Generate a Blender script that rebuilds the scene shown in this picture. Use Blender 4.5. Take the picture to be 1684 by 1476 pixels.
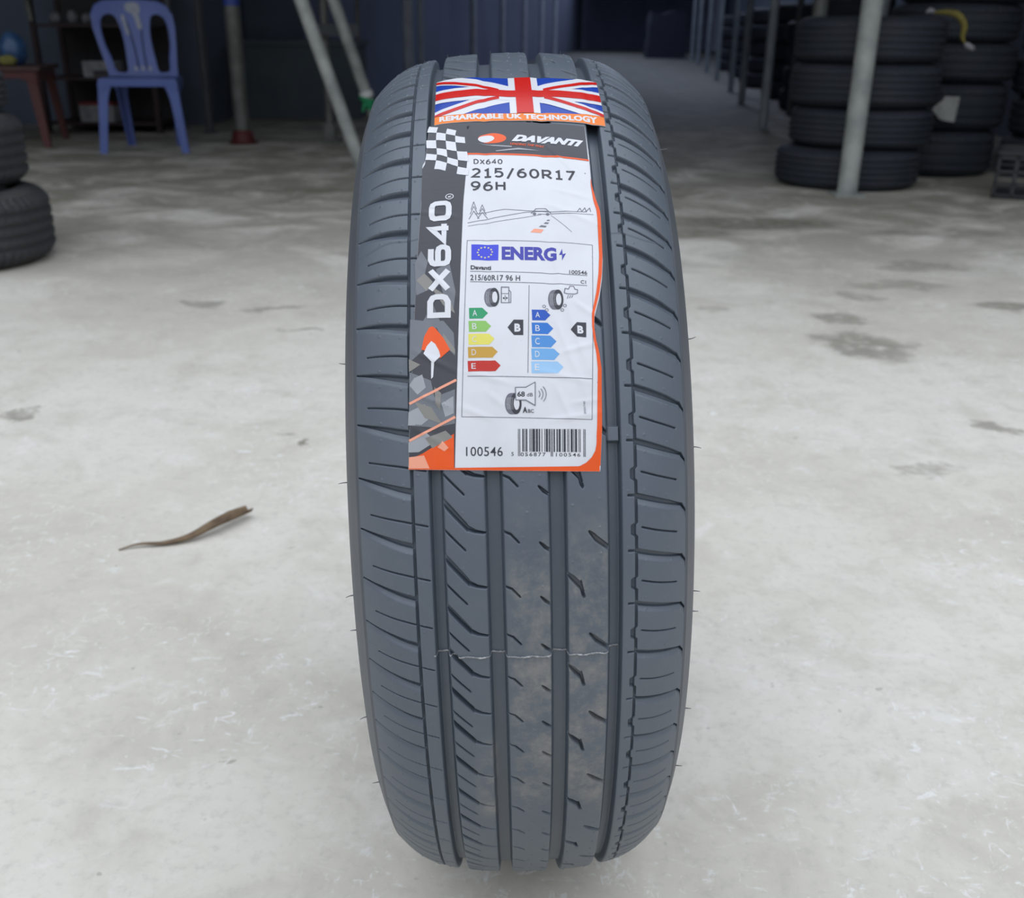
import bpy, bmesh, math, random
import numpy as np
from mathutils import Vector, Matrix

for o in list(bpy.data.objects):
    bpy.data.objects.remove(o)
random.seed(4)
rng = np.random.default_rng(7)
SC = bpy.context.scene
COL = SC.collection
PI = math.pi

# ---------------------------------------------------------------- camera
W, H = 1684, 1476
F_PX = 1732.07
PITCH, ROLL = 0.41856, 0.010718
cd = bpy.data.cameras.new('camera')
cam = bpy.data.objects.new('camera', cd)
COL.objects.link(cam)
cd.sensor_fit = 'HORIZONTAL'
cd.sensor_width = 36.0
cd.lens = F_PX * 36.0 / W
cd.shift_y = 83.27 / W
cd.clip_start = 0.02
cd.clip_end = 200
_f = Vector((0, math.cos(PITCH), -math.sin(PITCH)))
_r = Vector((1, 0, 0))
_u = _r.cross(_f)
_r2 = math.cos(ROLL) * _r + math.sin(ROLL) * _u
_u2 = -math.sin(ROLL) * _r + math.cos(ROLL) * _u
cam.matrix_world = Matrix(((_r2.x, _u2.x, -_f.x, -0.00228), (_r2.y, _u2.y, -_f.y, -0.88339),
                           (_r2.z, _u2.z, -_f.z, 0.70542), (0, 0, 0, 1)))
cd.dof.use_dof = True
cd.dof.focus_distance = 0.68
cd.dof.aperture_fstop = 11.0
SC.camera = cam

# ---------------------------------------------------------------- sky, light, exposure
wd = bpy.data.worlds.new('overcast_sky')
SC.world = wd
wd.use_nodes = True
nt = wd.node_tree
bg = nt.nodes['Background']
tc = nt.nodes.new('ShaderNodeTexCoord')
sx = nt.nodes.new('ShaderNodeSeparateXYZ')
nt.links.new(tc.outputs['Generated'], sx.inputs[0])
rp = nt.nodes.new('ShaderNodeValToRGB')
# overcast: dark tree-and-house line at the horizon, three times brighter overhead
for p_, c_ in ((0.0, (0.10, 0.10, 0.10)), (0.10, (0.16, 0.165, 0.17)), (0.22, (0.36, 0.39, 0.42)), (0.55, (0.86, 0.95, 1.06)), (1.0, (1.30, 1.40, 1.56))):
    e_ = rp.color_ramp.elements[0] if p_ == 0 else (rp.color_ramp.elements[1] if p_ == 1 else rp.color_ramp.elements.new(p_))
    e_.position = p_
    e_.color = (*c_, 1)
nt.links.new(sx.outputs['Z'], rp.inputs[0])
nt.links.new(rp.outputs[0], bg.inputs['Color'])
bg.inputs['Strength'].default_value = 1.0
SC.view_settings.view_transform = 'Standard'
SC.view_settings.look = 'None'
SC.view_settings.gamma = 1.0
SC.view_settings.use_curve_mapping = False
SC.view_settings.exposure = 0.52


def area_lamp(name, loc, size, size_y, power, color, rot=(0, 0, 0)):
    l = bpy.data.lights.new(name, 'AREA')
    l.shape = 'RECTANGLE'
    l.size, l.size_y, l.energy, l.color = size, size_y, power, color
    o = bpy.data.objects.new(name, l)
    o.location, o.rotation_euler = loc, rot
    COL.objects.link(o)
    return o


# added blue fill over the far hall, out of frame, standing in for haze
area_lamp('hall_haze_fill', (2.9, 27, 3.6), 0.5, 30, 200, (0.66, 0.76, 1.0))

# ---------------------------------------------------------------- materials
MATS = {}


def mat(name, col, rough=0.6, col2=None, scale=8.0, bump=0.0, bscale=60.0, metal=0.0, spec=0.5, detail=4.0,
        lo=0.4, hi=0.65, coat=0.0):
    if name in MATS:
        return MATS[name]
    m = bpy.data.materials.new(name)
    m.use_nodes = True
    n, l = m.node_tree.nodes, m.node_tree.links
    b = n['Principled BSDF']
    b.inputs['Base Color'].default_value = (*col, 1)
    b.inputs['Roughness'].default_value = rough
    b.inputs['Metallic'].default_value = metal
    b.inputs['Specular IOR Level'].default_value = spec
    b.inputs['Coat Weight'].default_value = coat
    t = n.new('ShaderNodeTexCoord')
    if col2 is None:
        col2 = tuple(c * 0.86 for c in col)
    z = n.new('ShaderNodeTexNoise')
    z.inputs['Scale'].default_value = scale
    z.inputs['Detail'].default_value = detail
    l.new(t.outputs['Object'], z.inputs['Vector'])
    r = n.new('ShaderNodeValToRGB')
    r.color_ramp.elements[0].position = lo
    r.color_ramp.elements[1].position = hi
    r.color_ramp.elements[0].color = (*col, 1)
    r.color_ramp.elements[1].color = (*col2, 1)
    l.new(z.outputs['Fac'], r.inputs[0])
    l.new(r.outputs[0], b.inputs['Base Color'])
    if bump:
        z2 = n.new('ShaderNodeTexNoise')
        z2.inputs['Scale'].default_value = bscale
        z2.inputs['Detail'].default_value = 3
        l.new(t.outputs['Object'], z2.inputs['Vector'])
        bp = n.new('ShaderNodeBump')
        bp.inputs['Strength'].default_value = bump
        bp.inputs['Distance'].default_value = 0.002
        l.new(z2.outputs['Fac'], bp.inputs['Height'])
        l.new(bp.outputs[0], b.inputs['Normal'])
    MATS[name] = m
    return m


class NB:
    """small helper to wire up shader maths"""

    def __init__(s, m):
        s.n, s.l = m.node_tree.nodes, m.node_tree.links

    def math(s, op, a, b=None, clamp=False):
        k = s.n.new('ShaderNodeMath')
        k.operation = op
        k.use_clamp = clamp
        for i, v in enumerate((a, b)):
            if v is None:
                continue
            if isinstance(v, (int, float)):
                k.inputs[i].default_value = v
            else:
                s.l.new(v, k.inputs[i])
        return k.outputs[0]

    def ramp(s, v, a, b, smooth=True):
        k = s.n.new('ShaderNodeMapRange')
        k.interpolation_type = 'SMOOTHSTEP' if smooth else 'LINEAR'
        k.inputs['From Min'].default_value = a
        k.inputs['From Max'].default_value = b
        s.l.new(v, k.inputs['Value'])
        return k.outputs[0]

    def noise(s, vec, scale, detail=4, rough=0.5, dist=0.0):
        k = s.n.new('ShaderNodeTexNoise')
        k.inputs['Scale'].default_value = scale
        k.inputs['Detail'].default_value = detail
        k.inputs['Roughness'].default_value = rough
        k.inputs['Distortion'].default_value = dist
        s.l.new(vec, k.inputs['Vector'])
        return k

    def mapping(s, vec, scale=(1, 1, 1), rot=(0, 0, 0), loc=(0, 0, 0)):
        k = s.n.new('ShaderNodeMapping')
        k.inputs['Scale'].default_value = scale
        k.inputs['Rotation'].default_value = rot
        k.inputs['Location'].default_value = loc
        s.l.new(vec, k.inputs['Vector'])
        return k.outputs[0]

    def mix(s, fac, a, b):
        k = s.n.new('ShaderNodeMix')
        k.data_type = 'RGBA'
        for sock, v in ((k.inputs[0], fac), (k.inputs[6], a), (k.inputs[7], b)):
            if isinstance(v, (int, float)):
                sock.default_value = v
            elif isinstance(v, tuple):
                sock.default_value = (*v, 1)
            else:
                s.l.new(v, sock)
        return k.outputs[2]


def concrete():
    m = bpy.data.materials.new('worn_concrete')
    m.use_nodes = True
    q = NB(m)
    b = q.n['Principled BSDF']
    g = q.n.new('ShaderNodeNewGeometry').outputs['Position']
    big = q.noise(g, 1.3, 5, 0.6).outputs['Fac']
    mid = q.noise(g, 6.0, 6, 0.65, 0.4).outputs['Fac']
    fine = q.noise(g, 70.0, 5, 0.7).outputs['Fac']
    c = q.mix(q.ramp(big, .38, .64), (0.705, 0.668, 0.598), (0.60, 0.562, 0.485))
    m2 = q.noise(g, 14.0, 6, 0.7, 0.6).outputs['Fac']
    c = q.mix(q.math('MULTIPLY', q.ramp(m2, .50, .70), 0.38), c, (0.47, 0.435, 0.37))
    c = q.mix(q.math('MULTIPLY', q.ramp(m2, .46, .30), 0.45), c, (0.80, 0.78, 0.74))
    c = q.mix(q.math('MULTIPLY', q.ramp(mid, .45, .75), 0.6), c, (0.50, 0.465, 0.395))
    c = q.mix(q.math('MULTIPLY', q.ramp(fine, .48, .75), 0.5), c, (0.46, 0.44, 0.39))
    # brown grime, thickened with depth to paint in the light falloff
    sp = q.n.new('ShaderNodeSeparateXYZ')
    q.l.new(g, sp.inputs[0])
    dirt_and_shade = q.math('MULTIPLY', q.ramp(sp.outputs['Y'], 1.3, 4.2), q.ramp(q.noise(g, 2.6, 7, .68, .8).outputs['Fac'], .30, .58))
    c = q.mix(q.math('MULTIPLY', dirt_and_shade, .78), c, (0.19, 0.175, 0.13))
    deep = q.math('MULTIPLY', q.ramp(sp.outputs['Y'], 4.0, 13.0), .82)  # smooth darkening with depth: shade painted into the floor colour
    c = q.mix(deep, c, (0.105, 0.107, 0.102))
    # white scuffs, two directions
    st1 = q.noise(q.mapping(g, (30, 64, 1), (0, 0, .25)), 1.0, 6, .72, .8).outputs['Fac']
    st2 = q.noise(q.mapping(g, (62, 30, 1), (0, 0, -.5)), 1.0, 6, .72, 1.2).outputs['Fac']
    zone = q.ramp(q.noise(g, 3.0, 3, .5).outputs['Fac'], .40, .62)
    w = q.math('MAXIMUM', q.ramp(st1, .57, .68), q.ramp(st2, .58, .69))
    c = q.mix(q.math('MULTIPLY', q.math('MULTIPLY', w, zone), 0.62), c, (0.88, 0.88, 0.87))
    # pits
    pit = q.ramp(q.noise(g, 38, 2, .5).outputs['Fac'], .73, .78)
    c = q.mix(q.math('MULTIPLY', pit, .45), c, (0.24, 0.23, 0.2))
    # oil and damp stains, each with its own place, size and strength
    wob = q.noise(g, 7.0, 5, .65)
    vm = q.n.new('ShaderNodeVectorMath')
    vm.operation = 'MULTIPLY_ADD'
    q.l.new(wob.outputs['Color'], vm.inputs[0])
    vm.inputs[1].default_value = (.26, .26, 0)
    q.l.new(g, vm.inputs[2])
    wg = vm.outputs[0]
    tot = None
    for (x, y, rx, ry, k) in STAINS:
        mp = q.mapping(wg, (1 / rx, 1 / ry, 0), (0, 0, 0), (-(x + .13) / rx, -(y + .13) / ry, 0))
        ln = q.n.new('ShaderNodeVectorMath')
        ln.operation = 'LENGTH'
        q.l.new(mp, ln.inputs[0])
        v = q.math('MULTIPLY', q.ramp(ln.outputs['Value'], 1.1, .55), k)
        tot = v if tot is None else q.math('MAXIMUM', tot, v)
    tot = q.math('MULTIPLY', tot, q.ramp(q.noise(g, 24, 4, .6).outputs['Fac'], .2, .55))
    c = q.mix(tot, c, (0.135, 0.12, 0.088))
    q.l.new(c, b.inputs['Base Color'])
    b.inputs['Roughness'].default_value = 0.72
    b.inputs['Specular IOR Level'].default_value = 0.35
    bp = q.n.new('ShaderNodeBump')
    bp.inputs['Strength'].default_value = 0.35
    bp.inputs['Distance'].default_value = 0.003
    q.l.new(q.math('ADD', mid, q.math('MULTIPLY', fine, .35)), bp.inputs['Height'])
    q.l.new(bp.outputs[0], b.inputs['Normal'])
    return m


STAINS = [(0.87, 1.68, .13, .15, .62), (0.90, 1.92, .07, .10, .55), (0.74, .85, .07, .035, .4), (0.955, 1.08, .04, .035, .55),
          (-.96, 1.09, .05, .03, .6), (-.385, .94, .018, .014, .7), (-.43, .985, .016, .012, .5), (-.86, 2.04, .05, .06, .5),
          (-.66, 1.98, .09, .035, .45), (-.54, 1.77, .05, .02, .5), (.98, 3.50, .38, .20, .75), (.66, 3.25, .22, .12, .6),
          (1.35, 2.65, .16, .09, .45), (1.2, 2.35, .18, .07, .4), (1.45, 2.1, .16, .06, .6), (.54, 2.05, .07, .05, .35),
          (-.29, -.01, .008, .010, .5), (-1.0, 4.3, .35, .12, .45), (-1.6, 5.0, .3, .15, .4), (1.0, 2.2, .08, .05, .4),
          (-.45, 2.75, .25, .06, .3), (1.62, 3.3, .4, .1, .4)]


def tire_rubber():
    m = bpy.data.materials.new('tread_rubber')
    m.use_nodes = True
    q = NB(m)
    b = q.n['Principled BSDF']
    t = q.n.new('ShaderNodeTexCoord').outputs['Object']
    n1 = q.noise(t, 9, 4).outputs['Fac']
    n2 = q.noise(t, 160, 4, .7).outputs['Fac']
    c = q.mix(q.ramp(n1, .35, .7), (0.070, 0.089, 0.114), (0.079, 0.098, 0.123))
    c = q.mix(q.math('MULTIPLY', q.ramp(n2, .5, .8), .3), c, (0.125, 0.135, 0.15))
    # handling dust on the middle ribs, below the paper label
    sp = q.n.new('ShaderNodeSeparateXYZ')
    q.l.new(t, sp.inputs[0])
    x, z = sp.outputs['X'], sp.outputs['Z']
    r1 = q.math('MULTIPLY', q.ramp(x, -.013, -.006), q.ramp(x, .052, .046))
    r1 = q.math('MULTIPLY', r1, q.math('MAXIMUM', q.ramp(x, .0150, .0143), q.ramp(x, .0248, .0255)))
    z1 = q.math('MULTIPLY', q.ramp(z, .215, .250), q.ramp(z, .47, .40))
    d1 = q.math('MULTIPLY', r1, z1)
    r2 = q.math('MULTIPLY', q.ramp(x, -.038, -.024), q.ramp(x, -.018, -.022))
    z2 = q.math('MULTIPLY', q.ramp(z, .215, .235), q.ramp(z, .31, .28))
    d2 = q.math('MULTIPLY', r2, z2)
    dz = q.math('MAXIMUM', d1, q.math('MULTIPLY', d2, 1.0))
    n3 = q.noise(t, 38, 6, .7).outputs['Fac']
    n4 = q.noise(t, 260, 3, .7).outputs['Fac']
    dm = q.math('MULTIPLY', dz, q.math('ADD', q.math('MULTIPLY', q.ramp(n3, .40, .66), .8), q.math('MULTIPLY', q.ramp(n4, .5, .7), .25)))
    c = q.mix(q.math('MULTIPLY', dm, .68), c, (0.25, 0.235, 0.21))
    q.l.new(c, b.inputs['Base Color'])
    b.inputs['Roughness'].default_value = 0.44
    b.inputs['Specular IOR Level'].default_value = 0.8
    bp = q.n.new('ShaderNodeBump')
    bp.inputs['Strength'].default_value = 0.12
    bp.inputs['Distance'].default_value = 0.0006
    q.l.new(n2, bp.inputs['Height'])
    q.l.new(bp.outputs[0], b.inputs['Normal'])
    return m


M_TREAD = tire_rubber()
M_SIDE = mat('sidewall_rubber', (0.070, 0.078, 0.092), .5, (0.082, 0.09, 0.104), 20, .1, 300)
M_OLD = mat('dark_rubber', (0.020, 0.026, 0.037), .7, (0.027, 0.031, 0.041), 5, .15, 90)
M_DUSTY = mat('dusty_rubber', (0.031, 0.032, 0.038), .65, (0.042, 0.042, 0.045), 6, .2, 80)
M_STEEL = mat('galvanised_steel', (0.145, 0.155, 0.138), .55, (0.095, 0.10, 0.09), 9, .1, 60, .25)
M_STEEL2 = mat('grey_post_paint', (0.30, 0.335, 0.37), .6, (0.22, 0.25, 0.28), 7, .1, 50, .1)
M_WALL = mat('dark_panel', (0.10, 0.125, 0.17), .85, (0.08, 0.10, 0.135), 2.0, .2, 12)
M_FAR = mat('lightened_post_paint', (0.55, 0.60, 0.68), .6, (0.42, 0.46, 0.54), 6)  # lighter copy of the post colour, making up for missing light
M_DIM = mat('shaded_post_paint', (0.07, 0.08, 0.085), .6, (0.05, 0.056, 0.06), 6)  # darker post colour with the surrounding shade painted in
M_WALL2 = mat('haze_tint_panel', (0.17, 0.195, 0.29), .85, (0.14, 0.16, 0.245), 1.2, .2, 8)  # bluish colour stands in for haze on the far walls
M_ROOF = mat('roof_sheet', (0.16, 0.17, 0.19), .7, None, 2.0)
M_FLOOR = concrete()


# ---------------------------------------------------------------- object helpers
def link(o):
    COL.objects.link(o)
    return o


def tag(o, label=None, cat=None, group=None, kind=None):
    if label:
        o['label'] = label
    if cat:
        o['category'] = cat
    if group:
        o['group'] = group
    if kind:
        o['kind'] = kind
    return o


def thing(name, loc, label, cat, group=None, rz=0.0):
    o = bpy.data.objects.new(name, None)
    o.empty_display_size = .05
    o.location = loc
    o.rotation_euler = (0, 0, rz)
    link(o)
    return tag(o, label, cat, group)


def from_arrays(name, verts, faces, m, parent=None, smooth=True, mi=None):
    me = bpy.data.meshes.new(name)
    verts = np.asarray(verts, np.float32)
    faces = np.asarray(faces, np.int32)
    k = faces.shape[1]
    me.vertices.add(len(verts))
    me.vertices.foreach_set('co', verts.ravel())
    me.loops.add(faces.size)
    me.loops.foreach_set('vertex_index', faces.ravel())
    me.polygons.add(len(faces))
    me.polygons.foreach_set('loop_start', np.arange(0, faces.size, k, dtype=np.int32))
    me.polygons.foreach_set('use_smooth', np.full(len(faces), smooth))
    for x in (m if isinstance(m, (list, tuple)) else [m]):
        me.materials.append(x)
    if mi is not None:
        me.polygons.foreach_set('material_index', np.asarray(mi, np.int32))
    me.update()
    me.validate()
    o = bpy.data.objects.new(name, me)
    o.parent = parent
    return link(o)


def grid_faces(nr, nc, wrap_r=False, wrap_c=False, flip=False):
    R_ = nr if wrap_r else nr - 1
    C_ = nc if wrap_c else nc - 1
    i, j = np.meshgrid(np.arange(R_), np.arange(C_), indexing='ij')
    i2, j2 = (i + 1) % nr, (j + 1) % nc
    f = np.stack([i * nc + j, i * nc + j2, i2 * nc + j2, i2 * nc + j], -1).reshape(-1, 4)
    return f[:, ::-1] if flip else f


def from_bm(name, bm, m, parent=None, smooth=False, bevel=0.0):
    if bevel:
        bmesh.ops.bevel(bm, geom=[e for e in bm.edges if len(e.link_faces) == 2 and e.calc_face_angle(0) > .5],
                        offset=bevel, segments=2, profile=.7, affect='EDGES')
    bmesh.ops.recalc_face_normals(bm, faces=bm.faces)
    me = bpy.data.meshes.new(name)
    bm.to_mesh(me)
    bm.free()
    for x in (m if isinstance(m, (list, tuple)) else [m]):
        me.materials.append(x)
    if smooth:
        for p in me.polygons:
            p.use_smooth = True
        me.set_sharp_from_angle(angle=.7)
    o = bpy.data.objects.new(name, me)
    o.parent = parent
    return link(o)


def bm_box(bm, x0, x1, y0, y1, z0, z1):
    vs = [bm.verts.new((x, y, z)) for z in (z0, z1) for y in (y0, y1) for x in (x0, x1)]
    for f in ((0, 2, 3, 1), (4, 5, 7, 6), (0, 1, 5, 4), (2, 6, 7, 3), (0, 4, 6, 2), (1, 3, 7, 5)):
        bm.faces.new([vs[i] for i in f])


def bm_tube(bm, pts, rad, n=14, cap=True):
    pts = [Vector(p) for p in pts]
    rad = rad if isinstance(rad, (list, tuple)) else [rad] * len(pts)
    rings = []
    ref = None
    for i, p in enumerate(pts):
        d = (pts[min(i + 1, len(pts) - 1)] - pts[max(i - 1, 0)]).normalized()
        if ref is None:
            ref = d.orthogonal().normalized()
        a = (ref - d * ref.dot(d)).normalized()
        ref = a
        b = d.cross(a)
        rings.append([bm.verts.new(p + (a * math.cos(2 * PI * k / n) + b * math.sin(2 * PI * k / n)) * rad[i]) for k in range(n)])
    for q in range(len(rings) - 1):
        for k in range(n):
            bm.faces.new((rings[q][k], rings[q][(k + 1) % n], rings[q + 1][(k + 1) % n], rings[q + 1][k]))
    if cap:
        bm.faces.new(rings[0][::-1])
        bm.faces.new(rings[-1])


def tube_obj(name, pts, rad, m, parent=None, n=16):
    bm = bmesh.new()
    bm_tube(bm, pts, rad, n)
    return from_bm(name, bm, m, parent, True)


def copy_tree(o, parent=None):
    c = o.copy()
    COL.objects.link(c)
    c.parent = parent
    for ch in [x for x in bpy.data.objects if x.parent == o and x != c]:
        copy_tree(ch, c)
    return c


def shape_solid(name, outlines, depth, m, parent=None, bevel=0.002, fn=None):
    """flat outline with holes, given thickness along -y..+y, then bent by fn"""
    cu = bpy.data.curves.new(name, 'CURVE')
    cu.dimensions = '2D'
    cu.fill_mode = 'BOTH'
    cu.extrude = depth / 2 - bevel
    cu.bevel_depth = bevel
    cu.bevel_resolution = 1
    for pts in outlines:
        s = cu.splines.new('POLY')
        s.points.add(len(pts) - 1)
        for p, (x, z) in zip(s.points, pts):
            p.co = (x, z, 0, 1)
        s.use_cyclic_u = True
    to = bpy.data.objects.new(name, cu)
    COL.objects.link(to)
    bpy.context.view_layer.update()
    me = bpy.data.meshes.new_from_object(to.evaluated_get(bpy.context.evaluated_depsgraph_get()))
    bpy.data.objects.remove(to)
    bm = bmesh.new()
    bm.from_mesh(me)
    for ax in (0, 1):
        lo, hi = min(v.co[ax] for v in bm.verts), max(v.co[ax] for v in bm.verts)
        for k in range(1, 12):
            co, no = [0, 0, 0], [0, 0, 0]
            co[ax], no[ax] = lo + (hi - lo) * k / 12, 1
            bmesh.ops.bisect_plane(bm, geom=bm.verts[:] + bm.edges[:] + bm.faces[:], plane_co=co, plane_no=no)
    bmesh.ops.remove_doubles(bm, verts=bm.verts, dist=1e-5)
    for v in bm.verts:
        x, z, d = v.co
        v.co = fn(x, d, z) if fn else (x, d, z)
    return from_bm(name, bm, m, parent, True)


def smooth_loop(pts, n=6):
    """closed Catmull-Rom through pts"""
    out = []
    k = len(pts)
    for i in range(k):
        p0, p1, p2, p3 = (Vector(pts[(i + q) % k]) for q in (-1, 0, 1, 2))
        for j in range(n):
            t = j / n
            v = .5 * ((2 * p1) + (p2 - p0) * t + (2 * p0 - 5 * p1 + 4 * p2 - p3) * t * t + (3 * p1 - p0 - 3 * p2 + p3) * t ** 3)
            out.append((v.x, v.y))
    return out


def smooth_path(pts, n=8):
    out = []
    P = [Vector(p) for p in pts]
    P = [2 * P[0] - P[1]] + P + [2 * P[-1] - P[-2]]
    for i in range(1, len(P) - 2):
        p0, p1, p2, p3 = P[i - 1:i + 3]
        for j in range(n):
            t = j / n
            out.append(.5 * ((2 * p1) + (p2 - p0) * t + (2 * p0 - 5 * p1 + 4 * p2 - p3) * t * t + (3 * p1 - p0 - 3 * p2 + p3) * t ** 3))
    out.append(P[-2])
    return out


# ---------------------------------------------------------------- the setting
def slab(name, x0, x1, y0, y1, z0, z1, m):
    bm = bmesh.new()
    bm_box(bm, x0, x1, y0, y1, z0, z1)
    return tag(from_bm(name, bm, m), kind='structure')


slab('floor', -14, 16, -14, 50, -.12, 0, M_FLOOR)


def wall_run(name, pts, t, h, m):
    bm = bmesh.new()
    lo, hi = [], []
    P = [Vector((x, y, 0)) for x, y in pts]
    for i, p in enumerate(P):
        d = (P[min(i + 1, len(P) - 1)] - P[max(i - 1, 0)]).normalized()
        nrm = Vector((-d.y, d.x, 0)) * t
        lo.append((p, p + nrm))
    ring = [(a, b) for a, b in lo]
    vs = [[bm.verts.new((q.x, q.y, z)) for q in (a, b) for z in (0, h)] for a, b in ring]
    for a, b in zip(vs[:-1], vs[1:]):
        for i, j in ((0, 1), (1, 3), (3, 2), (2, 0)):
            bm.faces.new((a[i], a[j], b[j], b[i]))
    bm.faces.new((vs[0][0], vs[0][1], vs[0][3], vs[0][2]))
    bm.faces.new((vs[-1][0], vs[-1][1], vs[-1][3], vs[-1][2]))
    return tag(from_bm(name, bm, m), kind='structure')


HROOF = 3.7
ROOF_Y = 2.55
wall_run('wall_front', [(-6.2, 2.4), (-6.2, 7.7), (-2.45, 7.9), (-2.42, 9.4), (-1.95, 9.6)], .12, HROOF, M_WALL)
wall_run('wall_left', [(-1.95, 9.6), (2.74, 48.0)], .12, HROOF, M_WALL2)
wall_run('wall_right', [(8.6, 47.9), (3.7, 7.5), (3.6, 2.4)], .12, HROOF, M_WALL)
wall_run('wall_back', [(2.6, 48.2), (9.0, 48.2)], .12, HROOF, M_WALL2)
slab('ceiling', -6.4, 9.4, ROOF_Y, 48.6, HROOF, HROOF + .06, M_ROOF)

# ---------------------------------------------------------------- the big tire
R0 = 345.0                       # mm
TY, LEAN = 0.0241, -0.03093


def crown(u):
    """outer radius (mm) across the tread, u in mm"""
    a = np.abs(np.asarray(u, float)) / 1000.0
    return R0 - 1000 * (.9 * a * a + 130 * a ** 4 + np.where(a > .07, 7 * (a - .07) ** 2, 0))


def cyl(u, s, r):
    """tire-local metres from lateral u, arc s and radius r in mm; origin on the ground"""
    ph = np.asarray(s, float) / R0
    u, r = np.asarray(u, float) + 0 * ph, np.asarray(r, float) + 0 * ph
    return np.stack([u, -r * np.cos(ph), r * np.sin(ph) + R0], -1) / 1000.0


LB = [455.6, 430.4, 404.6, 378.3, 348.7, 317.4, 285.9, 252.9, 220.3, 187.9, 155.2, 120.5, 87.5, 54.4, 23.8, -5.1, -32.2, -57.8, -87.7, -120.4]
LB = [455.6 + 26 * k for k in range(6, 0, -1)] + LB + [-120.4 - 31 * k for k in range(1, 10)]
L0 = LB.index(87.5)
RB = [423.5, 397.4, 372.9, 346.8, 321.2, 296.5, 271.6, 242.0, 213.0, 180.3, 147.6, 114.8, 81.2, 47.9, 15.2, -19.4, -51.5, -80.4, -112.2]
RB = [423.5 + 26 * k for k in range(7, 0, -1)] + RB + [-112.2 - 31 * k for k in range(1, 10)]
GROOVES = [(-50.5, 8.4), (-17.1, 10.4), (19.9, 10.6), (53.4, 8.6)]


def sstep(a, b, x):
    t = np.clip((x - a) / (b - a), 0, 1)
    return t * t * (3 - 2 * t)


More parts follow.
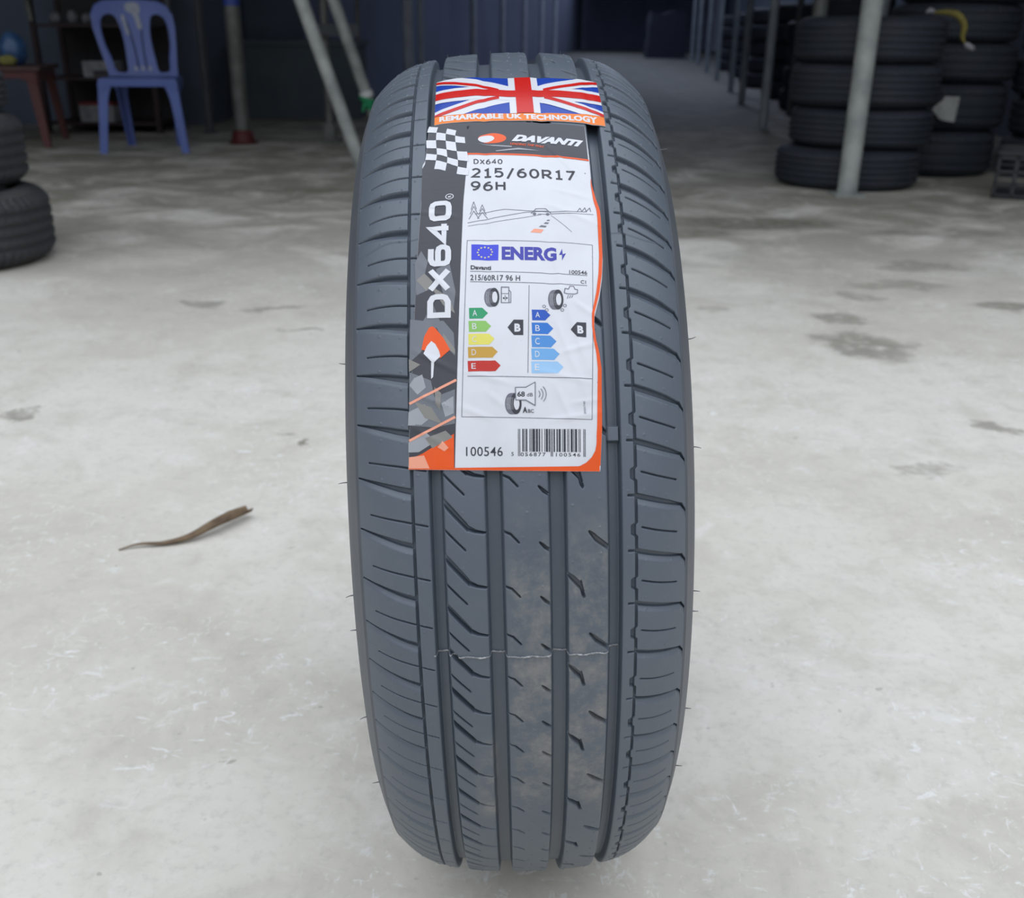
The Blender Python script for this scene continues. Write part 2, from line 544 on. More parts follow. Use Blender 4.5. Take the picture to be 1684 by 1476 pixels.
def tread_depth(u, s):
    """depth in mm below the crown at every (s row, u column)"""
    U = u[None, :]
    D = np.zeros((len(s), len(u)))
    ridge = np.zeros_like(D)
    S = s[:, None]
    for c, w in GROOVES:
        d = np.abs(U - c)
        D = np.maximum(D, 7.6 * (1 - sstep(w / 2 - 1.5, w / 2 + .25, d)) + .5 * (1 - sstep(w / 2, w / 2 + 1.3, d)))
    # thin line on the left shoulder
    D = np.maximum(D, 3.5 * (1 - sstep(.5, 1.0, np.abs(U + 64.7))) + 0 * S)
    # kinked line on the right shoulder
    c = np.full(len(s), 66.2)
    wv = np.full(len(s), .75)
    for b in RB:
        rel = s - b
        g = sstep(8.5, 10.5, rel) * (1 - sstep(15.5, 17.5, rel))
        c = c - 1.9 * g
        wv = wv + .55 * g
    c, wv = c[:, None], wv[:, None]
    D = np.maximum(D, 3.2 * (1 - sstep(wv - .3, wv + .3, np.abs(U - c))))

    def stroke(b, pts, w, depth, bevel=0.0, hard_ends=False):
        """cut along a polyline (u, ds) with widths w"""
        pu = np.array([p[0] for p in pts], float)
        ps = np.array([p[1] for p in pts], float)
        w = np.array(w, float)
        rows = np.where((s > b + ps.min() - 8) & (s < b + ps.max() + 8))[0]
        cols = np.where((u > pu.min() - 1) & (u < pu.max() + 1))[0]
        if len(rows) == 0 or len(cols) == 0:
            return
        r0, r1, c0, c1 = rows[0], rows[-1] + 1, cols[0], cols[-1] + 1
        uu = u[c0:c1]
        cs = np.interp(uu, pu, ps)
        sl = np.gradient(cs, uu) if len(uu) > 2 else 0 * cs
        ww = np.interp(uu, pu, w)
        d = (s[r0:r1, None] - b - cs[None]) / np.sqrt(1 + sl ** 2)[None]
        hw = ww[None] / 2
        prof = 1 - sstep(hw - .36, hw + .42, np.abs(d))
        end = sstep(pu.min() - .5, pu.min() + .3, uu) * (1 - sstep(pu.max() - .3, pu.max() + .5, uu))
        v = depth * prof
        if bevel:
            v = np.maximum(v, depth * .42 * (1 - sstep(0, bevel, -d - hw)) * (d < 0) * np.clip(ww[None] / 2.0, 0, 1))
        v = v * end[None] * np.clip(ww[None] / .6, 0, 1)
        D[r0:r1, c0:c1] = np.maximum(D[r0:r1, c0:c1], v)

    for i, b in enumerate(LB):
        k = i - L0
        stroke(b, [(-98, 8.6), (-90, 6.3), (-80, 3.6), (-73, 1.7), (-65, 0)], [.5, 1.3, 2.3, 2.9, 3.2], 4.5, 4.2)
        stroke(b, [(-91, 18.3), (-80, 16.4), (-72, 15.2), (-56, 12.3)], [.6, .65, .7, .65], 3)
        stroke(b, [(-47.5, 28), (-39.4, 18.8), (-32.8, 11.4), (-28.3, 9.3), (-22, 8.2)], [2.7, 2.6, 2.2, 1.3, .8], 5, 1.0)
        stroke(b, [(-47.2, 11.2), (-40, 3.5), (-34.4, -2.2)], [.75, .7, .6], 3.5)
        stroke(b, [(-13.5, 9.6), (-7.9, 7.1), (-3.0, 1.8)], [.9, .9, .6], 3.5)
        stroke(b, [(8.8, 1.8), (11.5, -.8), (15.2, -3.4)], [.6, 1.7, 1.5], 4)
        if k % 2:
            stroke(b, [(23.6, 16.2), (28.2, 12.0), (32.6, 7.4), (34.9, 1.0)], [1.6, 2.9, 3.1, .9], 4.5)
        else:
            stroke(b, [(37.8, 7.2), (41.8, 2.9), (49.5, -3.2)], [.9, 2.9, 2.4], 4.5)
        for (nu, ns) in ((-70, 4.2), (-70, -5.6), (-83, 7), (-83, -3), (-60, 14.5), (-61, 9.5), (-36, 20), (0, 5), (2, 20), (10, 8), (28, 22), (45, 10), (45, -6)):
            ridge_spot(ridge, u, s, nu, b + ns, .55)
    for i, b in enumerate(RB):
        stroke(b, [(65.6, 0), (76.8, -3.0), (86.8, -5.7), (95.6, -8.2), (98.6, -12.6)], [2.9, 3.0, 2.6, 1.4, .35], 4.2, 3.6)
        stroke(b, [(69.5, 14.2), (78.8, 11.5), (92.2, 8.2)], [.65, .7, .65], 3)
        stroke(b, [(61.2, .3), (65.8, .2)], [1.1, 1.1], 2.5)
        for (nu, ns) in ((72, 3.5), (72, -6), (86, -.5), (61.5, 3), (88, -9.5)):
            ridge_spot(ridge, u, s, nu, b + ns, .45)
    # wear bar in the right-hand groove, mould-joint ridge below the flag
    g4 = (np.abs(U - 53.4) < 3.3) * (1 - sstep(4.0, 5.2, np.abs(S - 152)))
    D = D - np.minimum(D, 6.0 * g4)
    out = sstep(52, 54, np.abs(U))
    wl = 280.2 + .9 * np.sin(U * .22) + .00012 * (np.abs(U) - 50) ** 2
    ridge = ridge + .45 * np.exp(-((S - wl) / .55) ** 2) * out * (D < 1)
    wl = 16.2 + .6 * np.sin(U * .31)
    ridge = ridge + .4 * np.exp(-((S - wl) / .5) ** 2) * sstep(74, 78, np.abs(U)) * (D < 1)
    return D - ridge


def ridge_spot(A, u, s, cu, cs, h):
    cu += rng.normal(0, .4)
    cs += rng.normal(0, .5)
    h *= rng.uniform(.5, 1.4)
    r = np.searchsorted(s, [cs - 1.8, cs + 1.8])
    c = np.searchsorted(u, [cu - 1.8, cu + 1.8])
    if r[1] - r[0] < 2:
        return
    d2 = (s[r[0]:r[1], None] - cs) ** 2 + (u[None, c[0]:c[1]] - cu) ** 2
    A[r[0]:r[1], c[0]:c[1]] += h * np.exp(-d2 / .32)


RY = Matrix.Rotation(LEAN, 3, 'Y')
RZ = Matrix.Rotation(TY, 3, 'Z')
ROT = RZ @ RY
base = Vector((0, 0, R0 / 1000)) - ROT @ Vector((0, 0, R0 / 1000))
TIRE = thing('tire', base, 'large upright black tire standing alone in front, wearing a flag sticker and paper label', 'tire')
TIRE.rotation_euler = ROT.to_euler()

u_t = np.arange(-98.4, 98.41, .4)
s_a = np.arange(-330, 590, .36)
s_b = np.arange(590, 2 * PI * R0 - 330, 4.0)
Da = tread_depth(u_t, s_a)
Db = np.zeros((len(s_b), len(u_t)))
for c, w in GROOVES:
    Db = np.maximum(Db, 7.6 * (1 - sstep(w / 2 - 1.5, w / 2 + .25, np.abs(u_t[None] - c))))
for b in np.arange(600, 1830, 30.0):
    Db = np.maximum(Db, 4.5 * (np.abs(s_b[:, None] - b) < 2.2) * ((u_t < -65) | (u_t > 66))[None])
s_all = np.concatenate([s_a, s_b])
Rr = crown(u_t)[None, :] - np.concatenate([Da, Db])
V = cyl(u_t[None, :], s_all[:, None], Rr).reshape(-1, 3)
from_arrays('tread', V, grid_faces(len(s_all), len(u_t), wrap_r=True), M_TREAD, TIRE)

RC = float(crown(98.4))
SWP = [(98.4, RC), (99.3, RC - 1.2), (100.2, RC - 1.7), (100.9, RC - 3.6), (102.4, RC - 7.5), (105.6, RC - 15), (108.6, RC - 24), (110.5, RC - 34), (111.1, RC - 42),
       (110.8, RC - 50), (109.9, RC - 51), (109.9, RC - 54), (108.4, RC - 60), (103, RC - 75), (96, RC - 88), (91, RC - 97), (88, RC - 100), (86, 217.5), (84, 215), (78, 214.6), (75, 220)]
SWP = np.array(SWP)
ns = 360
for sg in (-1, 1):
    ph = np.linspace(0, 2 * PI * R0, ns, endpoint=False)
    V = cyl(sg * SWP[None, :, 0], ph[:, None], SWP[None, :, 1]).reshape(-1, 3)
    from_arrays('sidewall', V, grid_faces(ns, len(SWP), wrap_r=True, flip=sg < 0), M_SIDE, TIRE)
    # raised letters and dashes moulded into the sidewall, seen almost edge-on
INN = np.array([(75, 220), (84, 240), (98, 270), (102, 290), (92, 312), (60, 328), (0, 331), (-60, 328), (-92, 312), (-102, 290), (-98, 270), (-84, 240), (-75, 220)])
V = cyl(INN[None, :, 0], np.linspace(0, 2 * PI * R0, 120, endpoint=False)[:, None], INN[None, :, 1]).reshape(-1, 3)
from_arrays('inner_liner', V, grid_faces(120, len(INN), wrap_r=True), M_SIDE, TIRE)

# thin torn flash of rubber along the mould joint
M_FLASH = mat('pale_flash_rubber', (0.24, 0.245, 0.25), .6, (0.50, 0.50, 0.50), 300, lo=.5, hi=.7)
fu = np.arange(-56, 56.01, .35)
fs = 17.6 + .35 * np.sin(fu * .5) + rng.normal(0, .12, len(fu))
dep = np.array([tread_depth(np.array([a - .4, a, a + .4]), np.array([18.0]))[0, 1] for a in fu])
hh = .75 + .35 * np.sin(fu * 1.3) * np.sin(fu * .37) + rng.normal(0, .12, len(fu))
hh = np.where(dep > 2, 1.1, np.clip(hh, .3, 1.3))
rr = crown(fu) - dep
fv = np.concatenate([cyl(fu, fs, rr - .4), cyl(fu, fs - .15, rr + hh), cyl(fu, fs + .45, rr + hh), cyl(fu, fs + .5, rr - .4)])
nf = len(fu)
ff = []
for a, b in ((0, 1), (1, 2), (2, 3)):
    for i in range(nf - 1):
        ff.append((a * nf + i, a * nf + i + 1, b * nf + i + 1, b * nf + i))
from_arrays('mould_flash', fv, ff, M_FLASH, TIRE)

# rubber whiskers left by the mould vents
for (u0, s0, L_, du, ds) in ((-111, 221, 4.5, -1, .1), (-111, 125, 6, -1, -.15), (-110.5, 35, 5, -1, -.35), (-109.5, 8, 4, -1, 0), (-107.5, -70, 5, -1, -.5),
                             (-105.5, -150, 5, -1, -.1), (110.6, 232, 5, 1, .3), (111, 146, 5.5, 1, -.25), (110.6, 30, 4.5, 1, -.1), (110.6, 12, 4, 1, 0),
                             (108.6, -75, 4, 1, 0), (106, -140, 4.5, 1, 0), (102, 395, 5.5, 1, .1), (-45, 540, 2.6, 0, 0), (-12, 538, 4, 0, 0), (42, 540, 3, 0, 0), (-68, 520, 1.6, 0, 0), (-75, 515, 1.4, 0, 0), (-62, 528, 2.2, 0, 0), (35, 330, 5, -.7, .4)):
    if s0 == 330:
        continue
    a = abs(u0)
    if a > 98:
        r_ = float(np.interp(a, SWP[:9, 0], SWP[:9, 1]))
    else:
        r_ = float(crown(u0))
        r_ -= float(tread_depth(np.array([u0 - .4, u0, u0 + .4]), np.array([float(s0)]))[0, 1])
    pts = []
    for k in range(5):
        t = k / 4
        pts.append(tuple(cyl(u0 + du * L_ * t, s0 + ds * L_ * t * t, r_ - .3 + (L_ * t if du == 0 else .6 * t))))
    tube_obj('rubber_whisker', pts, [.0004, .00036, .0003, .00025, .00015], M_SIDE, TIRE, 6)

# ---------------------------------------------------------------- printed paper on the tread
CREASES = [((21, 352), (44, 318), .30, 1.0), ((20, 300), (50, 285), .30, 1.7), ((24, 312), (50, 304), .25, 1.5), ((22, 268), (26, 240), .3, 1.7), ((26, 240), (40, 190), .42, 1.9),
           ((20, 225), (38, 175), .32, 1.7), ((33, 232), (46, 222), .35, 1.5), ((24, 200), (46, 206), .28, 1.5), ((10, 190), (40, 182), .25, 1.6), ((20, 182), (30, 158), .36, 1.8),
           ((-30, 190), (-5, 182), .25, 1.5), ((-60, 300), (-35, 292), .3, 1.5), ((-58, 262), (-36, 236), .32, 1.6), ((-62, 205), (-36, 190), .3, 1.6), ((-60, 178), (-38, 168), .35, 1.5),
           ((-36, 170), (-18, 162), .3, 1.7), ((-62, 158), (-42, 146), .3, 1.5), ((16, 160), (46, 164), .3, 1.6), ((30, 170), (46, 172), .25, 1.3), ((-20, 178), (-8, 168), .25, 1.7)]


def wrinkle(u, s):
    h = np.zeros_like(np.asarray(u, float) + 0 * np.asarray(s, float))
    for (a, b), (c, d), amp, sg in CREASES:
        amp, sg = amp * 1.9, sg * .78
        L2 = (c - a) ** 2 + (d - b) ** 2
        t = np.clip(((u - a) * (c - a) + (s - b) * (d - b)) / L2, 0, 1)
        q = ((u - a - t * (c - a)) ** 2 + (s - b - t * (d - b)) ** 2)
        h = h + amp * np.exp(-q / (2 * sg * sg)) * np.sin(PI * np.clip(t, .06, .94)) ** .5
    return h


def paper_r(u, s):
    u, s = np.asarray(u, float), np.asarray(s, float)
    r = crown(u) + .55 + wrinkle(u, s)
    for c, w in GROOVES:
        r = r - .45 * np.exp(-((u - c) / 3.2) ** 2)
    # the paper edges that have lifted off
    r = r + 1.1 * sstep(38, 48, u) * np.exp(-((s - 214) / 16) ** 2) + .8 * sstep(36, 47, u) * np.exp(-((s - 160) / 12) ** 2)
    r = r + .35 * np.sin(s * .13 + u * .02) * sstep(30, 48, u) * (s < 335)
    # flag ripples where it spans the grooves
    f = sstep(379, 384, s)
    r = r + f * .9 * (np.exp(-((u - 53) / 7) ** 2) * .9 + .4 * np.exp(-((u + 22) / 8) ** 2) - .2 * np.exp(-((u - 0) / 8) ** 2))
    return r


def printed(name, tris_by_mat, parent, lift, step=1.1):
    """flat (u,s) polygons, grouped by material, laid on the paper"""
    allv, allf, mi, mats = [], [], [], []
    off = 0
    for k, (m, lvl, polys) in enumerate(tris_by_mat):
        mats.append(m)
        bm = bmesh.new()
        for pi_, poly in enumerate(polys):
            if len(poly) >= 3:
                zz = (pi_ % 8) * .0125 if len(poly) > 3 else 0.0     # keeps crossing strokes off one plane
                try:
                    bm.faces.new([bm.verts.new((p[0], p[1], zz)) for p in poly])
                except ValueError:
                    pass
        big = [f for f in bm.faces if len(f.verts) > 4]
        if big:
            bmesh.ops.triangulate(bm, faces=big)
        if not bm.verts:
            bm.free()
            continue
        xs = [v.co.x for v in bm.verts]
        ys = [v.co.y for v in bm.verts]
        for ax, lo, hi in ((0, min(xs), max(xs)), (1, min(ys), max(ys))):
            q = math.ceil(lo / step) * step + 1e-4
            while q < hi:
                co = (q, 0, 0) if ax == 0 else (0, q, 0)
                no = (1, 0, 0) if ax == 0 else (0, 1, 0)
                bmesh.ops.bisect_plane(bm, geom=bm.verts[:] + bm.edges[:] + bm.faces[:], plane_co=co, plane_no=no, dist=1e-5)
                q += step
        bmesh.ops.triangulate(bm, faces=bm.faces)
        bm.verts.ensure_lookup_table()
        bm.verts.index_update()
        P = np.array([v.co[:] for v in bm.verts])
        F = np.array([[v.index for v in f.verts] for f in bm.faces if f.calc_area() > 1e-7])
        bm.free()
        if not len(F):
            continue
        a, b, c = P[F[:, 0]], P[F[:, 1]], P[F[:, 2]]
        neg = ((b - a)[:, 0] * (c - a)[:, 1] - (b - a)[:, 1] * (c - a)[:, 0]) < 0
        F[neg] = F[neg][:, ::-1]
        allv.append(cyl(P[:, 0], P[:, 1], paper_r(P[:, 0], P[:, 1]) + lift + .09 * lvl + P[:, 2]))
        allf.append(F + off)
        mi.append(np.full(len(F), k))
        off += len(P)
    return from_arrays(name, np.concatenate(allv), np.concatenate(allf), mats, parent, True, np.concatenate(mi))


def paper(name, s_vals, uL, uR, m, parent, nu=110, thick=.25):
    """sheet between the edge tables uL(s), uR(s), two-sided with a rim"""
    t = np.linspace(0, 1, nu)
    s0 = np.array(s_vals)[:, None]
    a, b = uL(s0), uR(s0)
    U = a + (b - a) * t[None]
    SS = s0 + 0 * U
    if name == 'product_label':
        SS = SS - 0.066 * (U + 5) * 1.0 * sstep(120, 385, SS) - .037 * (U + 5) * (1 - sstep(120, 385, SS))
    r = paper_r(U, SS)
    n = U.size
    top = cyl(U, SS, r).reshape(-1, 3)
    bot = cyl(U, SS, r - thick).reshape(-1, 3)
    nr, nc = U.shape
    f1 = grid_faces(nr, nc)
    f2 = grid_faces(nr, nc, flip=True) + n
    rim = []
    idx = np.arange(n).reshape(nr, nc)
    for line in (idx[0], idx[:, -1], idx[-1, ::-1], idx[::-1, 0]):
        for p, q in zip(line[:-1], line[1:]):
            rim.append((q, p, p + n, q + n))
    return from_arrays(name, np.concatenate([top, bot]), np.concatenate([f1, f2, np.array(rim)]), m, parent)


def pmat(n, c, rough=.22):
    return mat('print_' + n, c, rough, tuple(x * .95 for x in c), 40, spec=.3)


P_WHITE = pmat('white', (0.69, 0.69, 0.715))
P_BLACK = pmat('black', (0.045, 0.045, 0.055))
P_DARK = pmat('charcoal', (0.060, 0.060, 0.070), .3)
P_GREY = pmat('mid_grey', (0.17, 0.18, 0.20))
P_GREY2 = pmat('pale_grey', (0.34, 0.35, 0.37))
P_GREY3 = pmat('warm_grey', (0.24, 0.23, 0.21))
P_LINE = pmat('line_grey', (0.16, 0.16, 0.19))
P_ORANGE = pmat('orange', (0.80, 0.10, 0.015))
P_ORANGE2 = pmat('amber', (0.86, 0.20, 0.012))
P_PEACH = pmat('peach', (0.85, 0.36, 0.24))
P_RED = pmat('red', (0.60, 0.010, 0.006))
P_BLUE = pmat('flag_blue', (0.012, 0.055, 0.37))
P_EU = pmat('panel_blue', (0.055, 0.07, 0.60))
P_YEL = pmat('star_yellow', (0.80, 0.72, 0.30))
P_INK = pmat('violet_ink', (0.06, 0.06, 0.36))
ARW_G = [pmat('arrow_green', (0.03, 0.30, 0.13)), pmat('arrow_lime', (0.25, 0.50, 0.12)), pmat('arrow_yellow', (0.75, 0.68, 0.13)),
         pmat('arrow_ochre', (0.55, 0.32, 0.05)), pmat('arrow_red', (0.52, 0.03, 0.02))]
ARW_B = [pmat('arrow_blue', (0.02, 0.09, 0.45)), pmat('arrow_azure', (0.03, 0.17, 0.55)), pmat('arrow_mid_blue', (0.08, 0.26, 0.60)),
         pmat('arrow_sky', (0.16, 0.38, 0.68)), pmat('arrow_pale', (0.32, 0.53, 0.77))]


def quad(p, q, r, t):
    return [p, q, r, t]


def stroke2(pts, w):
    """polyline as a band of quads"""
    out = []
    for a, b in zip(pts[:-1], pts[1:]):
        dx, dy = b[0] - a[0], b[1] - a[1]
        L_ = math.hypot(dx, dy) or 1
        nx, ny = -dy / L_ * w / 2, dx / L_ * w / 2
        ex, ey = dx / L_ * w * .25, dy / L_ * w * .25
        out.append([(a[0] - nx - ex, a[1] - ny - ey), (b[0] - nx + ex, b[1] - ny + ey), (b[0] + nx + ex, b[1] + ny + ey), (a[0] + nx - ex, a[1] + ny - ey)])
    return out


def ell(cx, cy, rx, ry, n=28, rot=0.0, a0=0.0, a1=2 * PI):
    c, s = math.cos(rot), math.sin(rot)
    return [(cx + rx * math.cos(a) * c - ry * math.sin(a) * s, cy + rx * math.cos(a) * s + ry * math.sin(a) * c)
            for a in (a0 + (a1 - a0) * i / n for i in range(n + (0 if abs(a1 - a0 - 2 * PI) < 1e-6 else 1)))]


def text_polys(txt, LL, LR, UL, bold=0.0, shear=0.0, spacing=1.0, curve=None):
    """glyph triangles whose outline box fits the corners LL, LR, UL"""
    cu = bpy.data.curves.new('glyphs', 'FONT')
    cu.body = txt
    cu.size = 1
    cu.offset = bold
    cu.shear = shear
    cu.space_character = spacing
    cu.resolution_u = 3
    to = bpy.data.objects.new('glyphs', cu)
    COL.objects.link(to)
    bpy.context.view_layer.update()
    me = bpy.data.meshes.new_from_object(to.evaluated_get(bpy.context.evaluated_depsgraph_get()))
    bpy.data.objects.remove(to)
    co = np.array([v.co[:2] for v in me.vertices])
    fs_ = [list(p.vertices) for p in me.polygons]
    bpy.data.meshes.remove(me)
    lo, hi = co.min(0), co.max(0)
    q = (co - lo) / (hi - lo)
    LL, LR, UL = (np.array(p, float) for p in (LL, LR, UL))
    xy = LL + q[:, :1] * (LR - LL) + q[:, 1:] * (UL - LL)
    if curve is not None:
        xy[:, 1] += np.interp(q[:, 0], *curve)
    return [[tuple(xy[i]) for i in f] for f in fs_]


def clip_poly(poly, x0, x1, y0, y1):
    def cut(pts, ax, v, keep_gt):
        out = []
        for i in range(len(pts)):
            a, b = pts[i], pts[(i + 1) % len(pts)]
            ia = (a[ax] >= v) if keep_gt else (a[ax] <= v)
            ib = (b[ax] >= v) if keep_gt else (b[ax] <= v)
            if ia:
                out.append(a)
            if ia != ib:
                t = (v - a[ax]) / (b[ax] - a[ax])
                out.append((a[0] + t * (b[0] - a[0]), a[1] + t * (b[1] - a[1])))
        return out
    for ax, v, k in ((0, x0, True), (0, x1, False), (1, y0, True), (1, y1, False)):
        poly = cut(poly, ax, v, k)
        if len(poly) < 3:
            return []
    return poly


def ribbon(pts, w, closed=False):
    """mitred band along a polyline"""
    P = [Vector(p) for p in pts]
    n = len(P)
    Lf, Rt = [], []
    for i in range(n):
        a = P[(i - 1) % n] if (closed or i > 0) else None
        c = P[(i + 1) % n] if (closed or i < n - 1) else None
        d1 = (P[i] - a).normalized() if a is not None else (c - P[i]).normalized()
        d2 = (c - P[i]).normalized() if c is not None else d1
        n1, n2 = Vector((-d1.y, d1.x)), Vector((-d2.y, d2.x))
        m_ = (n1 + n2)
        m_ = m_.normalized() if m_.length > 1e-4 else n1
        k = min(1 / max(m_.dot(n1), .35), 2.2) * w / 2
        Lf.append(P[i] + m_ * k)
        Rt.append(P[i] - m_ * k)
    out = []
    for i in range(n if closed else n - 1):
        j = (i + 1) % n
        out.append([tuple(Rt[i]), tuple(Rt[j]), tuple(Lf[j]), tuple(Lf[i])])
    return out


def arc(cx, cy, rx, ry, a0, a1, n=9):
    return [(cx + rx * math.cos(math.radians(a0 + (a1 - a0) * i / n)), cy + ry * math.sin(math.radians(a0 + (a1 - a0) * i / n))) for i in range(n + 1)]


# plain sans glyphs as centre-line strokes in a box 0..w by 0..1: (advance width, [(points, closed)])
GL = {
    '0': (.60, [(arc(.30, .5, .30, .5, 90, 450, 24)[:-1], True)]),
    '1': (.46, [([(.02, .80), (.25, .97), (.25, 0)], False), ([(.0, .0), (.50, .0)], False)]),
    '2': (.56, [(arc(.27, .71, .27, .29, 155, -35, 12) + [(.0, .0), (.57, .0)], False)]),
    '5': (.56, [([(.52, 1), (.06, 1), (.04, .56)] + arc(.24, .32, .31, .32, 115, -140, 14), False)]),
    '6': (.58, [([(.50, .99), (.34, .98), (.14, .82), (.01, .52), (.0, .32)], False), (arc(.29, .31, .29, .31, 90, 450, 20)[:-1], True)]),
    '9': (.58, [([(.08, .01), (.24, .02), (.44, .18), (.57, .48), (.58, .68)], False), (arc(.29, .69, .29, .31, 90, 450, 20)[:-1], True)]),
    '7': (.56, [([(.0, 1), (.58, 1), (.18, -.03)], False)]),
    '4': (.60, [([(.44, 0), (.44, 1), (.0, .30), (.62, .30)], False)]),
    '/': (.46, [([(.0, -.22), (.46, 1.08)], False)]),
    'R': (.62, [([(.0, 0), (.0, 1), (.30, 1)] + arc(.32, .73, .25, .27, 90, -90, 9) + [(.0, .46)], False), ([(.26, .46), (.64, 0)], False)]),
    'H': (.60, [([(.0, 0), (.0, 1)], False), ([(.60, 0), (.60, 1)], False), ([(.0, .53), (.60, .53)], False)]),
    'D': (.64, [([(.0, 0), (.0, 1), (.24, 1)] + arc(.24, .5, .40, .5, 90, -90, 14) + [(.0, 0)], False)]),
    'X': (.62, [([(.0, 0), (.62, 1)], False), ([(.0, 1), (.62, 0)], False)]),
    # square display cut for the tall model name
    'd': (.80, [([(.0, 0), (.56, 0), (.74, .14), (.78, .30), (.78, .70), (.74, .86), (.56, 1), (.0, 1)], True)]),
    'x': (.84, [([(.0, 0), (.84, 1)], False), ([(.0, 1), (.84, 0)], False)]),
    's': (.76, [([(.70, 1), (.20, 1), (.05, .90), (.0, .74), (.0, .22), (.06, .06), (.20, 0), (.56, 0), (.70, .06), (.76, .22), (.76, .40), (.70, .54), (.56, .59), (.0, .58)], False)]),
    'f': (.80, [([(.60, 0), (.60, 1), (.0, .26), (.82, .26)], False)]),
    'o': (.78, [([(.20, 0), (.58, 0), (.72, .06), (.78, .20), (.78, .80), (.72, .94), (.58, 1), (.20, 1), (.06, .94), (.0, .80), (.0, .20), (.06, .06)], True)]),
}


def glyphs(txt, LL, LR, UL, w, gap=.22, curve=None):
    """stroke-letter text whose cap box runs LL-LR along the base and LL-UL up; w is stroke weight / cap height"""
    x, items = 0.0, []
    for ch in txt:
        adv, st_ = GL[ch]
        for pts, cl in st_:
            items.append(([(x + p[0], w / 2 + p[1] * (1 - w)) for p in pts], cl))
        x += adv + gap + w
    tot = x - gap - w
    LL, LR, UL = (np.array(p, float) for p in (LL, LR, UL))
    asp = np.linalg.norm(LR - LL) / np.linalg.norm(UL - LL) / (tot + w)      # horizontal stretch
    out = []
    for pts, cl in items:
        for q4 in ribbon([((p[0] + w / 2) * asp, p[1]) for p in pts], w, cl):
            out.append([tuple(LL + (p[0] / (asp * (tot + w))) * (LR - LL) + p[1] * (UL - LL)) for p in q4])
    return out


# --- flag sticker
def fs_map(p):
    """flag design (x 0..1, y 0..1) to (u, s)"""
    x, y = p
    u_ = -49.9 + 110.7 * x
    lo_ = float(np.interp(x, [0, .45, 1], [389.8, 386.6, 387.6]))
    hi_ = float(np.interp(x, [0, .12, .45, .9, 1], [444.4, 446.0, 439.8, 441.6, 440.4]))
    wob = 1.6 * math.sin(PI * y) * (math.exp(-((x - .93) / .1) ** 2) * -1.4 + math.exp(-((x - .3) / .12) ** 2) * 1.0)
    return (u_ + 1.0 * x * (1 - y), lo_ + (hi_ - lo_) * y + wob)


def flag_polys(polys, step=.04):
    out = []
    for p in polys:
        p = clip_poly(p, 0, 1, 0, 1)
        if not p:
            continue
        k = 0.0
        while k < 1 - 1e-9:
            c = clip_poly(p, k, k + step, 0, 1)
            if c:
                out.append([fs_map(q) for q in c])
            k += step
    return out


def fb(x0, x1, y0, y1):
    return [(x0, y0), (x1, y0), (x1, y1), (x0, y1)]


FS = np.linspace(376.6, 447, 100)


def flag_sheet():
    x = np.linspace(0, 1, 130)
    y = np.linspace(0, 1, 80)
    lo_ = np.interp(x, [0, .45, 1], [380.2, 377.8, 377.2])
    hi_ = np.interp(x, [0, .12, .45, .9, 1], [444.4, 446.0, 439.8, 441.6, 440.4])
    SS = lo_[None] + (hi_ - lo_)[None] * y[:, None]
    U = -49.9 + 110.7 * x[None] + x[None] * (1 - y[:, None])
    r = paper_r(U, SS)
    n = U.size
    f = grid_faces(80, 130)
    rim = []
    idx = np.arange(n).reshape(80, 130)
    for line in (idx[0], idx[:, -1], idx[-1, ::-1], idx[::-1, 0]):
        for a, b in zip(line[:-1], line[1:]):
            rim.append((b, a, a + n, b + n))
    return from_arrays('flag_sticker', np.concatenate([cyl(U, SS, r).reshape(-1, 3), cyl(U, SS, r - .25).reshape(-1, 3)]),
                       np.concatenate([f, f[:, ::-1] + n, np.array(rim)]), P_WHITE, TIRE)


FLAG = flag_sheet()
tag(FLAG, 'glossy Union Jack sticker with an orange band of white capitals')
cx0, cx1 = .485, .585         # red upright
wx0, wx1 = .445, .625         # white upright
ry0, ry1 = .40, .585          # red bar
wy0, wy1 = .315, .67          # white bar
blue = [fb(0, 1, 0, 1)]
wh = [fb(0, 1, wy0, wy1), fb(wx0, wx1, 0, 1)]
rd = [fb(0, 1, ry0, ry1), fb(cx0, cx1, 0, 1)]
mx, my = .535, .49


def band(a, b, d0, d1):
    return [(a[0], a[1] + d0), (b[0], b[1] + d0), (b[0], b[1] + d1), (a[0], a[1] + d1)]


for (ex, ey, rd0, rd1) in ((-.02, -.06, .0, .075), (-.02, 1.02, -.10, -.02), (1.02, 1.0, -.06, .02), (1.02, -.04, .0, .085)):
    wh.append(band((ex, ey), (mx, my), -.13, .15))
    inner = (wx0 - .06, my + (ey - my) * (wx0 - .06 - mx) / (ex - mx)) if ex < mx else (wx1 + .03, my + (ey - my) * (wx1 + .03 - mx) / (ex - mx))
    rd.append(band((ex, ey), inner, rd0, rd1))
printed('union_flag_print', [(P_BLUE, 1, flag_polys(blue))] + [(P_WHITE, 2.2 + .3 * k, flag_polys([p])) for k, p in enumerate(wh[2:] + wh[:2])]
        + [(P_RED, 4.2 + .3 * k, flag_polys([p])) for k, p in enumerate(rd[2:] + rd[:2])], FLAG, 0)
ob = []
for i in range(24):
    x0, x1 = i / 24, (i + 1) / 24
    lo = [float(np.interp(x, [0, .45, 1], [380.3, 377.9, 377.3])) for x in (x0, x1)]
    hi = [float(np.interp(x, [0, .45, 1], [389.8, 386.6, 387.6])) for x in (x0, x1)]
    uu = [-49.9 + 111.6 * x for x in (x0, x1)]
    ob.append([(uu[0], lo[0]), (uu[1], lo[1]), (uu[1], hi[1]), (uu[0], hi[0])])
